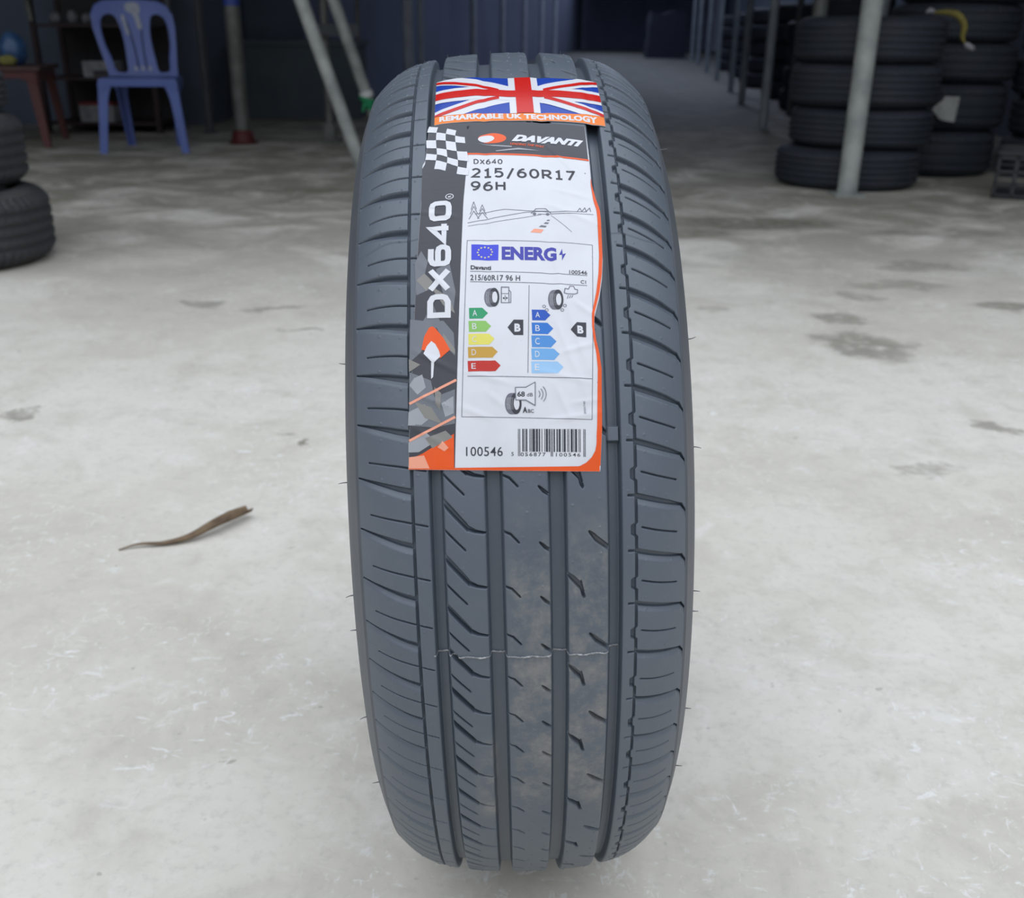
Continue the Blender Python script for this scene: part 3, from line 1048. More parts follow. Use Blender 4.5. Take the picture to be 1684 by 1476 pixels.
printed('orange_slogan_band', [(P_ORANGE2, 1.6, ob), (P_WHITE, 3, text_polys('REMARKABLE UK TECHNOLOGY', (-46.7, 382.3), (57.0, 379.2), (-46.8, 388.5), .05, 0, 1.04,
                                                                       ([0, .25, .45, .7, 1], [0, -.35, -.9, -1.5, 0])))], FLAG, 0)

# --- product label
lab_L = ([120, 134, 163, 211, 263, 308, 336, 340, 374, 385], [-67.2, -66.4, -64.8, -61.8, -59.4, -57.0, -56.9, -55.2, -53.2, -52.9])
lab_R = ([120, 129, 156, 190, 200, 207, 216, 224, 238, 250, 263, 290, 297, 304, 318, 346, 372, 385], [44.8, 44.9, 46.6, 47.6, 46.6, 45.1, 44.3, 44.8, 48.6, 50.6, 51.8, 52.4, 52.2, 50.4, 48.4, 48.6, 48.0, 47.8])
LAB = paper('product_label', np.linspace(131.6, 376.6, 250), lambda s: np.interp(s, *lab_L), lambda s: np.interp(s, *lab_R), P_WHITE, TIRE)
tag(LAB, 'tall crinkled paper label with charcoal side strip, size and energy panel')


def bnd(s):
    """edge between the charcoal strip and the white field"""
    return float(np.interp(s, [120, 134, 180, 240, 304, 345, 380], [-39.8, -39.2, -36.9, -34.0, -31.1, -28.0, -26.0]))


def rows(s0, s1, fl, fr, n=20):
    out = []
    for i in range(n):
        a, b = s0 + (s1 - s0) * i / n, s0 + (s1 - s0) * (i + 1) / n
        out.append([(fl(a), a), (fr(a), a), (fr(b), b), (fl(b), b)])
    return out


LE = lambda s: float(np.interp(s, *lab_L)) - .04
RE = lambda s: float(np.interp(s, *lab_R)) + .04
strip = rows(134.3, 336, LE, bnd, 40) + rows(336, 378.5, LE, lambda s: bnd(s), 10)
strip[-1] = [strip[-1][0], strip[-1][1], (-26.5, 378.1), (-52.9, 379.8)]
camo_p, camo_w, camo_d = [], [], []
camo_p += [[(-60.9, 262), (-57, 270), (-53, 262), (-55, 252), (-52, 243), (-60, 240)], [(-63.8, 225), (-56, 223), (-50, 233), (-46, 222), (-52, 212), (-58, 203), (-64.5, 198)],
           [(-48, 256), (-40, 260), (-36.5, 240), (-38, 228), (-44, 240)], [(-64.6, 192), (-52, 186), (-50, 176), (-38, 180), (-38.4, 160), (-50, 158), (-65.5, 160)],
           [(-50, 222), (-44, 222), (-38, 214), (-37.5, 200), (-42, 205)]]
camo_w += [[(-65.6, 168), (-56, 172), (-50, 166), (-58, 160), (-66, 160)], [(-46, 172), (-39, 176), (-39, 166), (-44, 164)], [(-66, 150), (-56, 156), (-50, 150), (-60, 144), (-66.2, 144)],
           [(-62, 188), (-57, 190), (-55, 182), (-60, 178), (-64.8, 184)]]
camo_d += [[(-60, 250), (-55, 254), (-50, 248), (-54, 242)], [(-64.8, 200), (-58, 196), (-64.8, 192)], [(-52, 246), (-40, 236), (-37, 226), (-44, 232)],
           [(-44, 214), (-37.4, 204), (-37.4, 201), (-46, 208)], [(-62, 174), (-52, 170), (-46, 160), (-56, 164)], [(-56, 152), (-44, 156), (-40, 152), (-52, 146)], [(-50, 182), (-46, 178), (-47, 168), (-49.5, 172)]]
fold = [[(-66.2, 134.4), (-39.6, 134.1), (-39.2, 154), (-46, 150), (-58, 143), (-65.6, 140)]]
peach = [[(-66.3, 134.5), (-54, 134.3), (-57, 142), (-65.9, 141.2)], [(-49, 146.5), (-46, 150), (-42.5, 146), (-45, 144)]]
lines_o = stroke2([(-64.6, 173), (-37.4, 185.3)], 1.5) + stroke2([(-65.2, 151), (-38.5, 163.6)], 1.5)
logo_v = [[(-57.2, 205), (-55.5, 213), (-52.5, 218.5), (-50.5, 219.2), (-48.6, 217.5), (-44, 211), (-40.3, 203.8), (-46.2, 199.0), (-50, 203)], ]
logo_vw = [[(-56.0, 202.4), (-54, 207), (-51.3, 210.0), (-49, 208), (-46.8, 203.5), (-46.1, 200.1), (-50.4, 196.1)], [(-51.6, 197), (-49.8, 197), (-50.6, 188), (-51.8, 187)]]
printed('side_strip', [(P_DARK, 1, strip), (P_GREY, 2, camo_p), (P_GREY2, 2.5, camo_w), (P_GREY3, 3, camo_d), (P_ORANGE, 3.2, fold), (P_PEACH, 4, peach + lines_o)], LAB, 0)
dx = glyphs('dxsfo', (-39.6, 223.3), (-38.2, 305.4), (-53.6, 224.3), .25, .05)
reg = []
c_ = (-39.6, 308.6)
ring = ell(*c_, 2.6, 2.3, 20)
for a, b in zip(ring, ring[1:] + ring[:1]):
    reg.append([a, b, (c_[0] + (b[0] - c_[0]) * .78, c_[1] + (b[1] - c_[1]) * .78), (c_[0] + (a[0] - c_[0]) * .78, c_[1] + (a[1] - c_[1]) * .78)])
reg += text_polys('R', (-38.6, 307.8), (-38.5, 309.6), (-40.6, 307.9), .02)
printed('model_lettering', [(P_WHITE, 4, dx + reg)], LAB, 0)
printed('leaf_emblem', [(P_ORANGE, 4, logo_v), (P_WHITE, 5, logo_vw)], LAB, 0)
# chequered flag, bent
chk = []
nx_, ny_ = 3, 6


def cq(i, j):
    x, y = i / 4.0, j / 6.0
    u_ = -56.4 + 27.0 * x + 3.4 * y * (1 - x) + 1.3 * x * (1 - .9 * y)
    s_ = 333.5 + 44.0 * y - 7.2 * x + 2.4 * math.sin(x * 4.2 + 1.0) * (1 - .6 * y) + 1.3 * math.sin(y * 9 + x * 2)
    return (u_ + .9 * math.sin(y * 6), s_)


for i in range(4):
    for j in range(6):
        if (i + j) % 2 == 1:
            for a in range(3):
                for b in range(3):
                    x0, x1, y0, y1 = i + a / 3, i + (a + 1) / 3, j + b / 3, j + (b + 1) / 3
                    chk.append([cq(x0, y0), cq(x1, y0), cq(x1, y1), cq(x0, y1)])
printed('chequered_flag_print', [(P_WHITE, 3, chk)], LAB, 0)
# header banner
head = []
for i in range(24):
    x0, x1 = -28.6 + 76.3 * i / 24, -28.6 + 76.3 * (i + 1) / 24
    b0, b1 = 345.4 - .087 * (x0 + 28.6), 345.4 - .087 * (x1 + 28.6)
    t0, t1 = 376.68 - .066 * (x0 + 5), 376.68 - .066 * (x1 + 5)
    head.append([(x0, b0), (x1, b1), (x1, t1), (x0, t0)])
hor = [[(-28.5, 344.3), (48.1, 337.7), (48.1, 339.2), (-28.5, 345.8)]]
hl = ell(-12.4, 359.3, 9.0, 5.2, 30, -.08)
hlw = ell(-16.3, 359.0, 5.2, 3.5, 24, .02)
swo = [[(-22, 355.0), (-14, 352.6), (0, 350.6), (-.3, 349.4), (-12, 351.2)], [(-10.5, 346.6), (4, 348.6), (17.4, 345.6), (4, 346.9), (-10, 345.8)]]
printed('header_banner', [(P_DARK, 1, head), (P_ORANGE, 2, hor + [hl]), (P_WHITE, 3, [hlw]), (P_GREY2, 3, swo),
                          (P_WHITE, 4, text_polys('DAVANTI', (-.2, 355.4), (44.6, 350.4), (1.0, 362.2), .075, .35)),
                          (P_ORANGE, 4, text_polys('LEADING THE WAY', (-1.2, 351.9), (20.5, 348.6), (-1.0, 354.0), .02, .2))], LAB, 0)
tag(bpy.data.objects['header_banner'], 'charcoal banner with orange and white oval and slanted brand capitals')
printed('size_lettering', [(P_BLACK, 1, glyphs('DX640', (-24.4, 335.2), (-6.4, 333.8), (-24.4, 339.8), .15, .2)
                            + glyphs('215/60R17', (-25.9, 323.2), (38.3, 319.0), (-25.9, 331.6), .17, .2)
                            + glyphs('96H', (-26.5, 312.3), (-5.0, 310.8), (-26.4, 320.2), .17, .2))], LAB, 0)
# landscape sketch
sk = []
sk += stroke2([(-28.6, 287.2), (-18, 289.0), (6, 293.4), (18, 294.2)], .4)
sk += stroke2([(-24, 293.5), (-6, 296.2), (8, 294.6), (24, 293.8), (44, 294.2)], .35)
sk += stroke2([(14, 292.0), (30, 292.6), (48, 292.4)], .35)
sk += stroke2([(-28.4, 284.8), (-16, 286.4), (6, 289.6), (16, 291.6)], .3)
sk += stroke2([(22, 291.2), (30, 283.4), (34, 279.0)], .25)
for c0, hgt in ((-24.8, 13.0), (-19.6, 10.5)):
    for q in range(3):
        b0 = 290 + hgt * q / 3.6
        wd_ = 3.0 - .7 * q
        sk += stroke2([(c0 - wd_, b0), (c0, b0 + hgt * .46), (c0 + wd_, b0)], .4)
sk += stroke2([(10, 292.5), (13, 296), (19, 296.4), (22, 293.0)], .5) + stroke2([(12, 294), (20, 294.6)], .5) + [ell(12, 292.2, 1.1, 1.0, 12)] + [ell(20, 292.2, 1.1, 1.0, 12)]
sk += stroke2([(38, 294.0), (40, 297), (41, 294.3), (43, 297.4), (43.6, 294.4), (46, 297.4), (46.4, 294.6)], .45)
dash = [[(9.0, 278.6), (15.4, 278.0), (17.2, 280.6), (11.4, 281.2)]]
dash2 = [[(14.2, 282.4), (18.2, 282.2), (19.2, 283.5), (15.8, 283.8)], [(17.2, 285.0), (19.9, 284.9), (20.6, 286.0), (18.4, 286.2)], [(19, 287.2), (20.8, 287.2), (21.3, 288.0), (19.8, 288.1)]]
printed('landscape_sketch', [(P_LINE, 1, sk), (P_PEACH, 1, dash), (P_GREY, 1, dash2)], LAB, 0)


# energy panel
def icon_tire(cx, cy, w, h):
    dark, light = [], []
    dark += [ell(cx - w * .14, cy, w * .36, h / 2, 26), [(cx - w * .14, cy - h / 2), (cx + w * .16, cy - h / 2), (cx + w * .16, cy + h / 2), (cx - w * .14, cy + h / 2)], ]
    dk2 = [ell(cx + w * .16, cy, w * .34, h / 2, 26)]
    light += [ell(cx + w * .20, cy, w * .17, h * .30, 22)]
    return dark, dk2, light


EN_L, EN_D, EN_W, EN_I = [], [], [], []
for a, b in (((-29.1, 274.4), (46.1, 270.2)), ((46.1, 270.2), (41.0, 160.1)), ((41.0, 160.1), (-34.4, 163.7)), ((-34.4, 163.7), (-29.1, 274.4)),
             ((-27.6, 252.9), (41.8, 248.6)), ((-27.7, 246.0), (41.4, 242.0)), ((7.0, 242.2), (4.6, 188.3)), ((-30.4, 187.4), (41.9, 184.2))):
    EN_L += stroke2([a, b], .34)
eu = [[(-26.8, 260.6), (-10.8, 259.4), (-10.3, 270.3), (-26.6, 271.4)]]
st = []
for k in range(12):
    a = 2 * PI * k / 12
    c0, c1 = -18.6 + 4.3 * math.cos(a), 265.4 + 3.6 * math.sin(a)
    pts = []
    for j in range(10):
        r_ = .78 if j % 2 == 0 else .32
        pts.append((c0 + r_ * math.sin(2 * PI * j / 10), c1 + r_ * math.cos(2 * PI * j / 10)))
    for j in range(10):
        st.append([(c0, c1), pts[j], pts[(j + 1) % 10]])
EN_I += text_polys('ENERG', (-8.7, 259.6), (24.0, 258.2), (-8.5, 269.0), .05, 0, 1.0)
EN_I += [[(27.6, 266.8), (25.6, 262.4), (27.8, 262.7)], [(27.4, 262.9), (29.8, 263.6), (27.2, 258.6)]]
EN_D += text_polys('Davanti', (-27.3, 254.1), (-15.2, 253.3), (-27.3, 256.9), .035) + text_polys('100546', (31.2, 249.6), (41.8, 249.2), (31.3, 252.2), .01)
EN_D += text_polys('215/60R17 96 H', (-27.7, 246.9), (1.8, 245.2), (-27.6, 250.6), .012, 0, 1.05) + text_polys('C1', (37.6, 243.3), (40.8, 243.1), (37.7, 245.5), .015)
for (cx, cy, w, h) in ((-15.2, 235.3, 9.0, 12.0), (22.4, 232.9, 9.0, 12.6), (-4.4, 170.4, 9.6, 12.4)):
    a, b, c_ = icon_tire(cx, cy, w, h)
    EN_L += a
    EN_D += b
    EN_W += c_
# pump
EN_L += stroke2([(-9.7, 231.6), (-9.4, 241.6), (-5.0, 241.4), (-5.2, 231.4), (-9.7, 231.6)], .55) + stroke2([(-9.2, 237.4), (-5.2, 237.2)], .4)
EN_L += stroke2([(-4.9, 239.6), (-3.9, 238.2), (-4.1, 231.4), (-4.9, 231.6)], .45)
EN_D += [ell(-8.2, 234.4, .5, .6, 10), ell(-6.4, 234.4, .5, .6, 10)] + stroke2([(-7.3, 232.8), (-7.3, 236.2)], .3)
# cloud
EN_L += stroke2([(27.6, 237.0), (28.2, 240.0), (30.2, 239.6), (31.2, 241.6), (33.4, 241.4), (34.0, 239.6), (35.6, 239.2), (35.4, 237.0), (33.6, 236.4), (29.2, 236.6), (27.6, 237.0)], .5)
for k in range(3):
    EN_L += stroke2([(30.0 + 1.3 * k, 235.6), (29.2 + 1.3 * k, 233.4 + .3 * k)], .45)
for (x, y) in ((15.4, 228.6), (16.9, 226.4), (27.6, 228.8), (26.0, 226.2)):
    ring = ell(x, y, .9, .8, 12)
    EN_L += stroke2(ring + ring[:1], .35)
# loudspeaker
spk = [(-2.9, 179.8), (3.1, 179.7), (8.6, 182.6), (8.2, 169.0), (2.9, 172.3), (-2.9, 172.4), (-2.9, 179.8)]
EN_W += [[(-2.9, 172.4), (3.0, 172.3), (3.1, 179.7), (-2.9, 179.8)], [(3.0, 172.3), (8.2, 169.0), (8.6, 182.6), (3.1, 179.7)]]
SPK_L = stroke2(spk, .5)
for k, r_ in enumerate((2.6, 4.4, 6.2)):
    SPK_L += stroke2([(8.6 + r_ * math.cos(a), 175.6 + r_ * 1.0 * math.sin(a)) for a in np.linspace(-.75, .75, 9)], .4)
SPK_D = text_polys('68', (-2.0, 174.3), (2.4, 174.2), (-1.9, 177.4), .03) + text_polys('dB', (3.5, 174.3), (7.0, 174.2), (3.6, 176.4), .01)
SPK_D += text_polys('A', (.9, 164.9), (3.6, 164.8), (1.0, 168.3), .04) + text_polys('BC', (4.0, 164.8), (7.4, 164.7), (4.0, 166.9), .01)
SPK_L += text_polys('2020/740', (37.6, 163.4), (37.3, 170.8), (36.5, 163.4), .0)
for q in range(5):
    EN_W += stroke2([(-18.2 + q * .9, 231.5), (-18.6 + q * .9, 235.2), (-18.2 + q * .9, 239)], .12) + stroke2([(19.4 + q * .9, 229.2), (19.0 + q * .9, 233), (19.4 + q * .9, 236.8)], .12)
    EN_W += stroke2([(-7.8 + q * .8, 167), (-8.2 + q * .8, 170.4), (-7.8 + q * .8, 174.0)], .12)
printed('energy_panel', [(P_LINE, 1, EN_L), (P_BLACK, 2, EN_D), (P_EU, 1, eu), (P_YEL, 2.2, st), (P_INK, 1, EN_I), (P_WHITE, 3, EN_W), (P_LINE, 4.2, SPK_L), (P_BLACK, 4.2, SPK_D)], LAB, 0)


def arrow(xl, yt, yb, xr):
    h_ = (yt - yb) / 2
    return [(xl - .1, yt), (xr - h_ * .95, yt - .25), (xr, (yt + yb) / 2 - .2), (xr - h_ * .95, yb - .25), (xl, yb)]


for i, (xl, yt, yb, xr) in enumerate([(-28.7, 229.1, 222.3, -17.7), (-29.1, 220.9, 214.1, -16.0), (-29.4, 212.9, 206.2, -14.2), (-29.8, 204.9, 198.3, -12.6), (-30.1, 196.5, 190.1, -11.1)]):
    o = printed('efficiency_arrow', [(ARW_G[i], 1, [arrow(xl, yt, yb, xr)]), (P_WHITE, 2, text_polys('ABCDE'[i], (xl + 2.0, yb + 1.6), (xl + 4.6, yb + 1.5), (xl + 2.0, yt - 1.5), .0))], LAB, 0)
    tag(o, ('green', 'lime', 'yellow', 'ochre', 'red')[i] + ' arrow lettered ' + 'ABCDE'[i])
for i, (xl, yt, yb, xr) in enumerate([(8.1, 226.7, 220.0, 18.9), (7.8, 218.6, 211.6, 20.3), (7.4, 210.7, 203.5, 21.9), (7.1, 202.8, 195.9, 23.4), (6.8, 195.0, 187.9, 25.4)]):
    o = printed('wet_grip_arrow', [(ARW_B[i], 1, [arrow(xl, yt, yb, xr)]), (P_WHITE, 2, text_polys('ABCDE'[i], (xl + 2.0, yb + 1.7), (xl + 4.6, yb + 1.6), (xl + 2.0, yt - 1.6), .0))], LAB, 0)
    tag(o, ('dark blue', 'blue', 'mid blue', 'light blue', 'palest blue')[i] + ' arrow lettered ' + 'ABCDE'[i])
for pts, tx in (([(-6.5, 216.0), (-2.7, 220.7), (2.9, 220.5), (2.6, 211.0), (-2.9, 211.2)], (-2.5, 213.2)), ([(30.4, 214.0), (34.4, 218.6), (39.8, 218.4), (39.4, 209.2), (34.0, 209.4)], (34.3, 211.4))):
    printed('rating_tag', [(P_BLACK, 1, [pts]), (P_WHITE, 2, text_polys('B', tx, (tx[0] + 3.6, tx[1] - .1), (tx[0] + .1, tx[1] + 5.0), .05))], LAB, 0)
# bar code
bars = []
r2 = random.Random(11)


def bp_(x, y):
    """x in bar modules 0..95, y 0..1"""
    q = x / 95
    return (-2.4 + 39.1 * q + .3 * y, 142.6 - 1.4 * q + (13.1 + .3 * q) * y)


x = 0
mods = '101' + ''.join(('0001101', '0110001', '0101111', '0111011', '0010001', '0111011')) + '01010' + ''.join(('1100110', '1110010', '1110010', '1001110', '1011100', '1010000')) + '101'
i = 0
while i < len(mods):
    if mods[i] == '1':
        j = i
        while j < len(mods) and mods[j] == '1':
            j += 1
        y0 = -.2 if (i < 3 or i > 91 or 45 <= i <= 49) else 0
        bars.append([bp_(i, y0), bp_(j, y0), bp_(j, 1), bp_(i, 1)])
        i = j
    else:
        i += 1
bars += text_polys('5', (-6.4, 140.2), (-5.0, 140.2), (-6.3, 142.4), .01) + text_polys('056877', (-1.0, 139.9), (13.4, 139.4), (-.9, 142.1), .01, 0, 1.25) + text_polys('100546', (19.4, 139.2), (33.6, 138.7), (19.5, 141.3), .01, 0, 1.25)
printed('bar_code', [(P_BLACK, 1, bars)], LAB, 0)
printed('part_number', [(P_BLACK, 1, text_polys('100546', (-32.5, 140.8), (-11.3, 140.2), (-32.4, 146.2), .004, 0, 1.05))], LAB, 0)
# orange margin along the right and the foot, with the rounded corner of the white field
om = rows(150, 322, lambda s: RE(s) - float(np.interp(s, [150, 190, 215, 240, 300, 322], [3.0, 2.2, 1.2, 2.0, 2.2, .2])), RE, 60)
corner = [(43.4, 151), (43.2, 146), (42.4, 142), (40.2, 138.2), (37, 135.2), (32.8, 133.2)]
sk_ = lambda u_: 131.6 - .037 * (u_ + 5) + .12
fo = []
for a, b in zip(corner[:-1], corner[1:]):
    fo.append([a, (RE(a[1]) if a[1] > 131 else 44.6, a[1]), (RE(b[1]), b[1]), b])
fo += [[(-39.6, 134.2), (-39.8, sk_(-39.8)), (32.8, sk_(32.8)), (32.8, 133.2)], [(32.8, 133.3), (32.8, sk_(32.8)), (44.7, sk_(44.7)), (44.75, 133.3)],
       [(-66.4, 134.7), (-66.5, sk_(-66.5)), (-39.8, sk_(-39.8)), (-39.6, 134.2)]]
printed('orange_margin', [(P_ORANGE, 2, om + fo)], LAB, 0)

# ---------------------------------------------------------------- dry leaf on the floor
def dry_leaf():
    m = mat('dry_leaf_brown', (0.20, 0.135, 0.075), .7, (0.11, 0.07, 0.04), 40, .3, 120)
    path = smooth_path([(-.581, .502, .004), (-.555, .514, .0075), (-.520, .520, .006), (-.485, .537, .008), (-.452, .572, .014), (-.416, .628, .012)], 8)
    V_, n = [], len(path)
    for i, p in enumerate(path):
        t = i / (n - 1)
        w_ = .0012 + .0105 * t ** 1.3 * (1 - .35 * max(0, t - .9) / .1)
        d = (path[min(i + 1, n - 1)] - path[max(i - 1, 0)]).normalized()
        sd = Vector((-d.y, d.x, 0)).normalized()
        curl = .55 + .5 * t
        for k in range(7):
            a = (k / 6 - .5) * 2
            V_.append(tuple(p + sd * (a * w_) + Vector((0, 0, curl * w_ * a * a - .2 * w_))))
        for k in range(7):
            a = (1 - 2 * (k / 6 - .5) - 1)
            V_.append(tuple(p + sd * (a * w_) + Vector((0, 0, curl * w_ * a * a - .2 * w_ - .0009))))
    F_ = grid_faces(n, 14, wrap_c=True).tolist()
    lo = min(v[2] for v in V_)
    V_ = [(v[0], v[1], v[2] - lo + .0004) for v in V_]
    o = from_arrays('dry_leaf', V_, F_, m)
    tag(o, 'curled brown strip of dry leaf lying on the bright concrete left of the tire', 'leaf')


dry_leaf()


# ---------------------------------------------------------------- tires lying in stacks
def make_lying(name, R, w, m_tread, m_side, ngr=3, seed=1, lugs=70):
    """tire on its side, axis up; returns the parts' meshes"""
    r3 = np.random.default_rng(seed)
    na, nz = 420, 64
    th = np.linspace(0, 2 * PI, na, endpoint=False)
    z = np.linspace(-w * .43, w * .43, nz)
    zz = z / (w * .43)
    prof = R - .004 * zz ** 2 - .018 * np.clip(np.abs(zz) - .72, 0, 1) ** 1.5 / .28 ** 1.5
    D = np.zeros((na, nz))
    gs = np.linspace(-.52, .52, ngr)
    for g in gs:
        D = np.maximum(D, .0075 * (np.abs(zz - g) < .07)[None, :])
    ph = (th[:, None] * lugs / (2 * PI) + .5 * np.abs(zz)[None, :]) % 1
    D = np.maximum(D, .006 * ((ph < .17) & (np.abs(zz)[None, :] > .64)))
    ph2 = (th[:, None] * lugs / (2 * PI) + 1.4 * zz[None, :]) % 1
    D = np.maximum(D, .004 * ((ph2 < .09) & (np.abs(zz)[None, :] <= .64)))
    Rr_ = prof[None, :] - D
    Vt = np.stack([Rr_ * np.cos(th)[:, None], Rr_ * np.sin(th)[:, None], z[None, :] + w / 2 + 0 * Rr_], -1).reshape(-1, 3)
    rb = R * .63
    rc = float(prof[-1])
    sw = [(.43 * w, rc), (.455 * w, rc - .008), (.48 * w, rc - .022), (.5 * w, rc - .045), (.497 * w, rc - .06), (.495 * w, rc - .064), (.46 * w, rc - .085), (.40 * w, rb + .012), (.37 * w, rb), (.34 * w, rb + .004)]
    inn = [(.34 * w, rb + .004), (.40 * w, rb + .04), (.38 * w, R - .05), (.2 * w, R - .02), (-.2 * w, R - .02), (-.38 * w, R - .05), (-.40 * w, rb + .04), (-.34 * w, rb + .004)]
    t2 = np.linspace(0, 2 * PI, 96, endpoint=False)

    def lathe(p):
        p = np.array(p)
        return np.stack([p[None, :, 1] * np.cos(t2)[:, None], p[None, :, 1] * np.sin(t2)[:, None], p[None, :, 0] + w / 2 + 0 * t2[:, None]], -1).reshape(-1, 3)
    e = bpy.data.objects.new('tire', None)
    e.empty_display_size = .05
    link(e)
    from_arrays('tread', Vt, grid_faces(na, nz, wrap_r=True), m_tread, e)
    from_arrays('sidewall', lathe(sw), grid_faces(96, len(sw), wrap_r=True), m_side, e)
    from_arrays('sidewall', lathe([(-a, b) for a, b in sw]), grid_faces(96, len(sw), wrap_r=True, flip=True), m_side, e)
    from_arrays('inner_liner', lathe(inn), grid_faces(96, len(inn), wrap_r=True), m_side, e)
    return e


M_OLD_S = mat('dark_sidewall', (0.021, 0.027, 0.038), .65, (0.03, 0.034, 0.043), 6, .1, 70)
M_DUSTY_S = mat('dusty_sidewall', (0.030, 0.031, 0.034), .65, (0.060, 0.058, 0.055), 7, .2, 80)
protoA = make_lying('tire', .350, .196, M_OLD, M_OLD_S, 4, 1, 74)
protoB = make_lying('tire', .335, .205, M_OLD, M_OLD_S, 3, 2, 62)
protoC = make_lying('tire', .330, .222, M_DUSTY, M_DUSTY_S, 4, 3, 66)
used = set()


def put_tire(proto, x, y, z, sr, sz, label, group, rz=0.0, tilt=(0, 0)):
    o = proto if proto not in used else copy_tree(proto)
    used.add(proto)
    o.location = (x, y, z)
    o.scale = (sr, sr, sz)
    o.rotation_euler = (tilt[0], tilt[1], rz)
    tag(o, label, 'tire', group)
    return o


# dusty stack cut by the left edge of the frame
put_tire(protoC, -1.872, 2.60, 0, 1.04, 1.03, 'dusty tire lying on the floor at the bottom of the left-hand stack', 'tires stacked at the left edge', .3)
put_tire(protoC, -1.935, 2.66, .229, 1.0, 1.0, 'dusty tire lying second from the floor in the left-hand stack', 'tires stacked at the left edge', 1.4)
put_tire(protoC, -1.972, 2.70, .4515, .97, .60, 'dark worn tire on top of the left-hand stack, beside the red table', 'tires stacked at the left edge', 2.2)
# black stack behind the white pole on the right
for x, y, z, sr, sz, lb, rz in ((1.700, 4.78, 0, 1.02, .97, 'black tire lying on the floor at the foot of the white pole', .2),
                                (1.748, 4.80, .1905, 1.00, .965, 'black tire second from the floor behind the white pole', 1.1),
                                (1.742, 4.80, .3805, 1.04, 1.02, 'black tire second from the top behind the white pole', 2.0),
                                (1.735, 4.79, .581, 1.02, 1.04, 'topmost black tire behind the white pole, yellow strap hanging off it', 2.9)):
    put_tire(protoA, x, y, z, sr, sz, lb, 'black tires stacked behind the white pole', rz)
# second black stack, further right
for x, y, z, sr, sz, lb, rz in ((2.335, 5.36, 0, .98, 1.16, 'black tire lowest in the right stack, beside the black crate', .5),
                                (2.36, 5.37, .2385, 1.0, 1.17, 'black tire second from the floor in the right stack, behind the crate top', 1.5),
                                (2.365, 5.36, .479, 1.02, .93, 'black tire in the right stack with a white paper tag on its edge', 2.5),
                                (2.36, 5.37, .6705, 1.0, .93, 'black tire in the right stack next to the end of the yellow strap', .9),
                                (2.40, 5.37, .862, 1.03, .95, 'uppermost visible black tire of the right stack, cut by the top of the frame', .1)):
    put_tire(protoB, x, y, z, sr, sz, lb, 'black tires stacked on the right', rz)
for k in range(4):
    put_tire(protoB, 3.02 + .02 * (k % 2), 5.22, .206 * k, .98, 1.0, 'black tire at the right edge of the frame, ' + ('on the floor behind the crate', 'second from the floor above the crate', 'third from the floor', 'on top of its stack')[k],
             'black tires at the right edge', .4 * k)

# tires kept along the racks deep in the hall
for Y_, n_ in ((8.9, 5), (10.6, 4), (12.6, 5), (15.2, 5), (16.4, 5), (19.0, 5), (22.5, 5)):
    xr = 1.1 + .122 * Y_ + .62
    for k in range(n_):
        put_tire(protoB, xr + .02 * ((k * 7) % 3), Y_, .206 * k, 1, 1, 'dark tire piled behind the right-hand row of grey posts', 'tires piled along the right-hand posts', k)
# paper tag and yellow strap
M_TAG = mat('tag_paper', (0.42, 0.43, 0.40), .6, (0.33, 0.34, 0.32), 60)
ppt = bmesh.new()
g = bmesh.ops.create_grid(ppt, x_segments=10, y_segments=10, size=.5)
for v in ppt.verts:
    a, b = v.co.x + .5, v.co.y + .5
    xx = 2.242 + .072 * a - .004 * (1 - b) - (.048 * max(0, 1 - abs(b - .45) / .45) if a < .05 else 0)
    yy = 5.36 - math.sqrt(max(.3435 ** 2 - (xx - 2.365) ** 2, .01)) - .010 - .004 * math.sin(a * 5 + b * 3)
    v.co = (xx, yy, .300 + .114 * b - .012 * a * (1 - b))
bmesh.ops.solidify(ppt, geom=ppt.faces[:], thickness=.0012)
o = from_bm('paper_tag', ppt, M_TAG, None, True)
tag(o, 'crumpled white paper tag stuck on a black tire of the right stack', 'tag')

M_YEL = mat('yellow_strap', (0.20, 0.165, 0.03), .7, (0.13, 0.105, 0.02), 20)
st_path = smooth_path([(1.965, 4.62, .802), (2.005, 4.60, .806), (2.050, 4.572, .801), (2.081, 4.552, .778), (2.098, 4.545, .74), (2.098, 4.548, .70), (2.112, 4.54, .672)], 6)
e = thing('tie_strap', (1.965, 4.62, .802), 'short yellow strap hanging off the topmost tire behind the white pole', 'strap')
bm = bmesh.new()
bm_tube(bm, [p - Vector((1.965, 4.62, .802)) for p in st_path], [.004 + .012 * math.sin(PI * min(1, i / (len(st_path) - 1) * 1.02)) ** .8 for i in range(len(st_path))], 12)
from_bm('webbing', bm, M_YEL, e, True)
bm = bmesh.new()
bm_tube(bm, [Vector((.147, -.08, -.130)), Vector((.158, -.084, -.138)), Vector((.180, -.09, -.150)), Vector((.19, -.092, -.153))], [.008, .014, .013, .006], 10)
tag(from_bm('end_tip', bm, mat('pale_plastic', (.25, .25, .27), .4), e, True), 'pale plastic tip')
bm = bmesh.new()
bm_tube(bm, [Vector((-.03, 0, .002)), Vector((-.012, 0, .012)), Vector((.006, -.004, .006))], [.006, .013, .009], 10)
tag(from_bm('buckle', bm, mat('pale_plastic', (.25, .25, .27), .4), e, True), 'pale buckle')


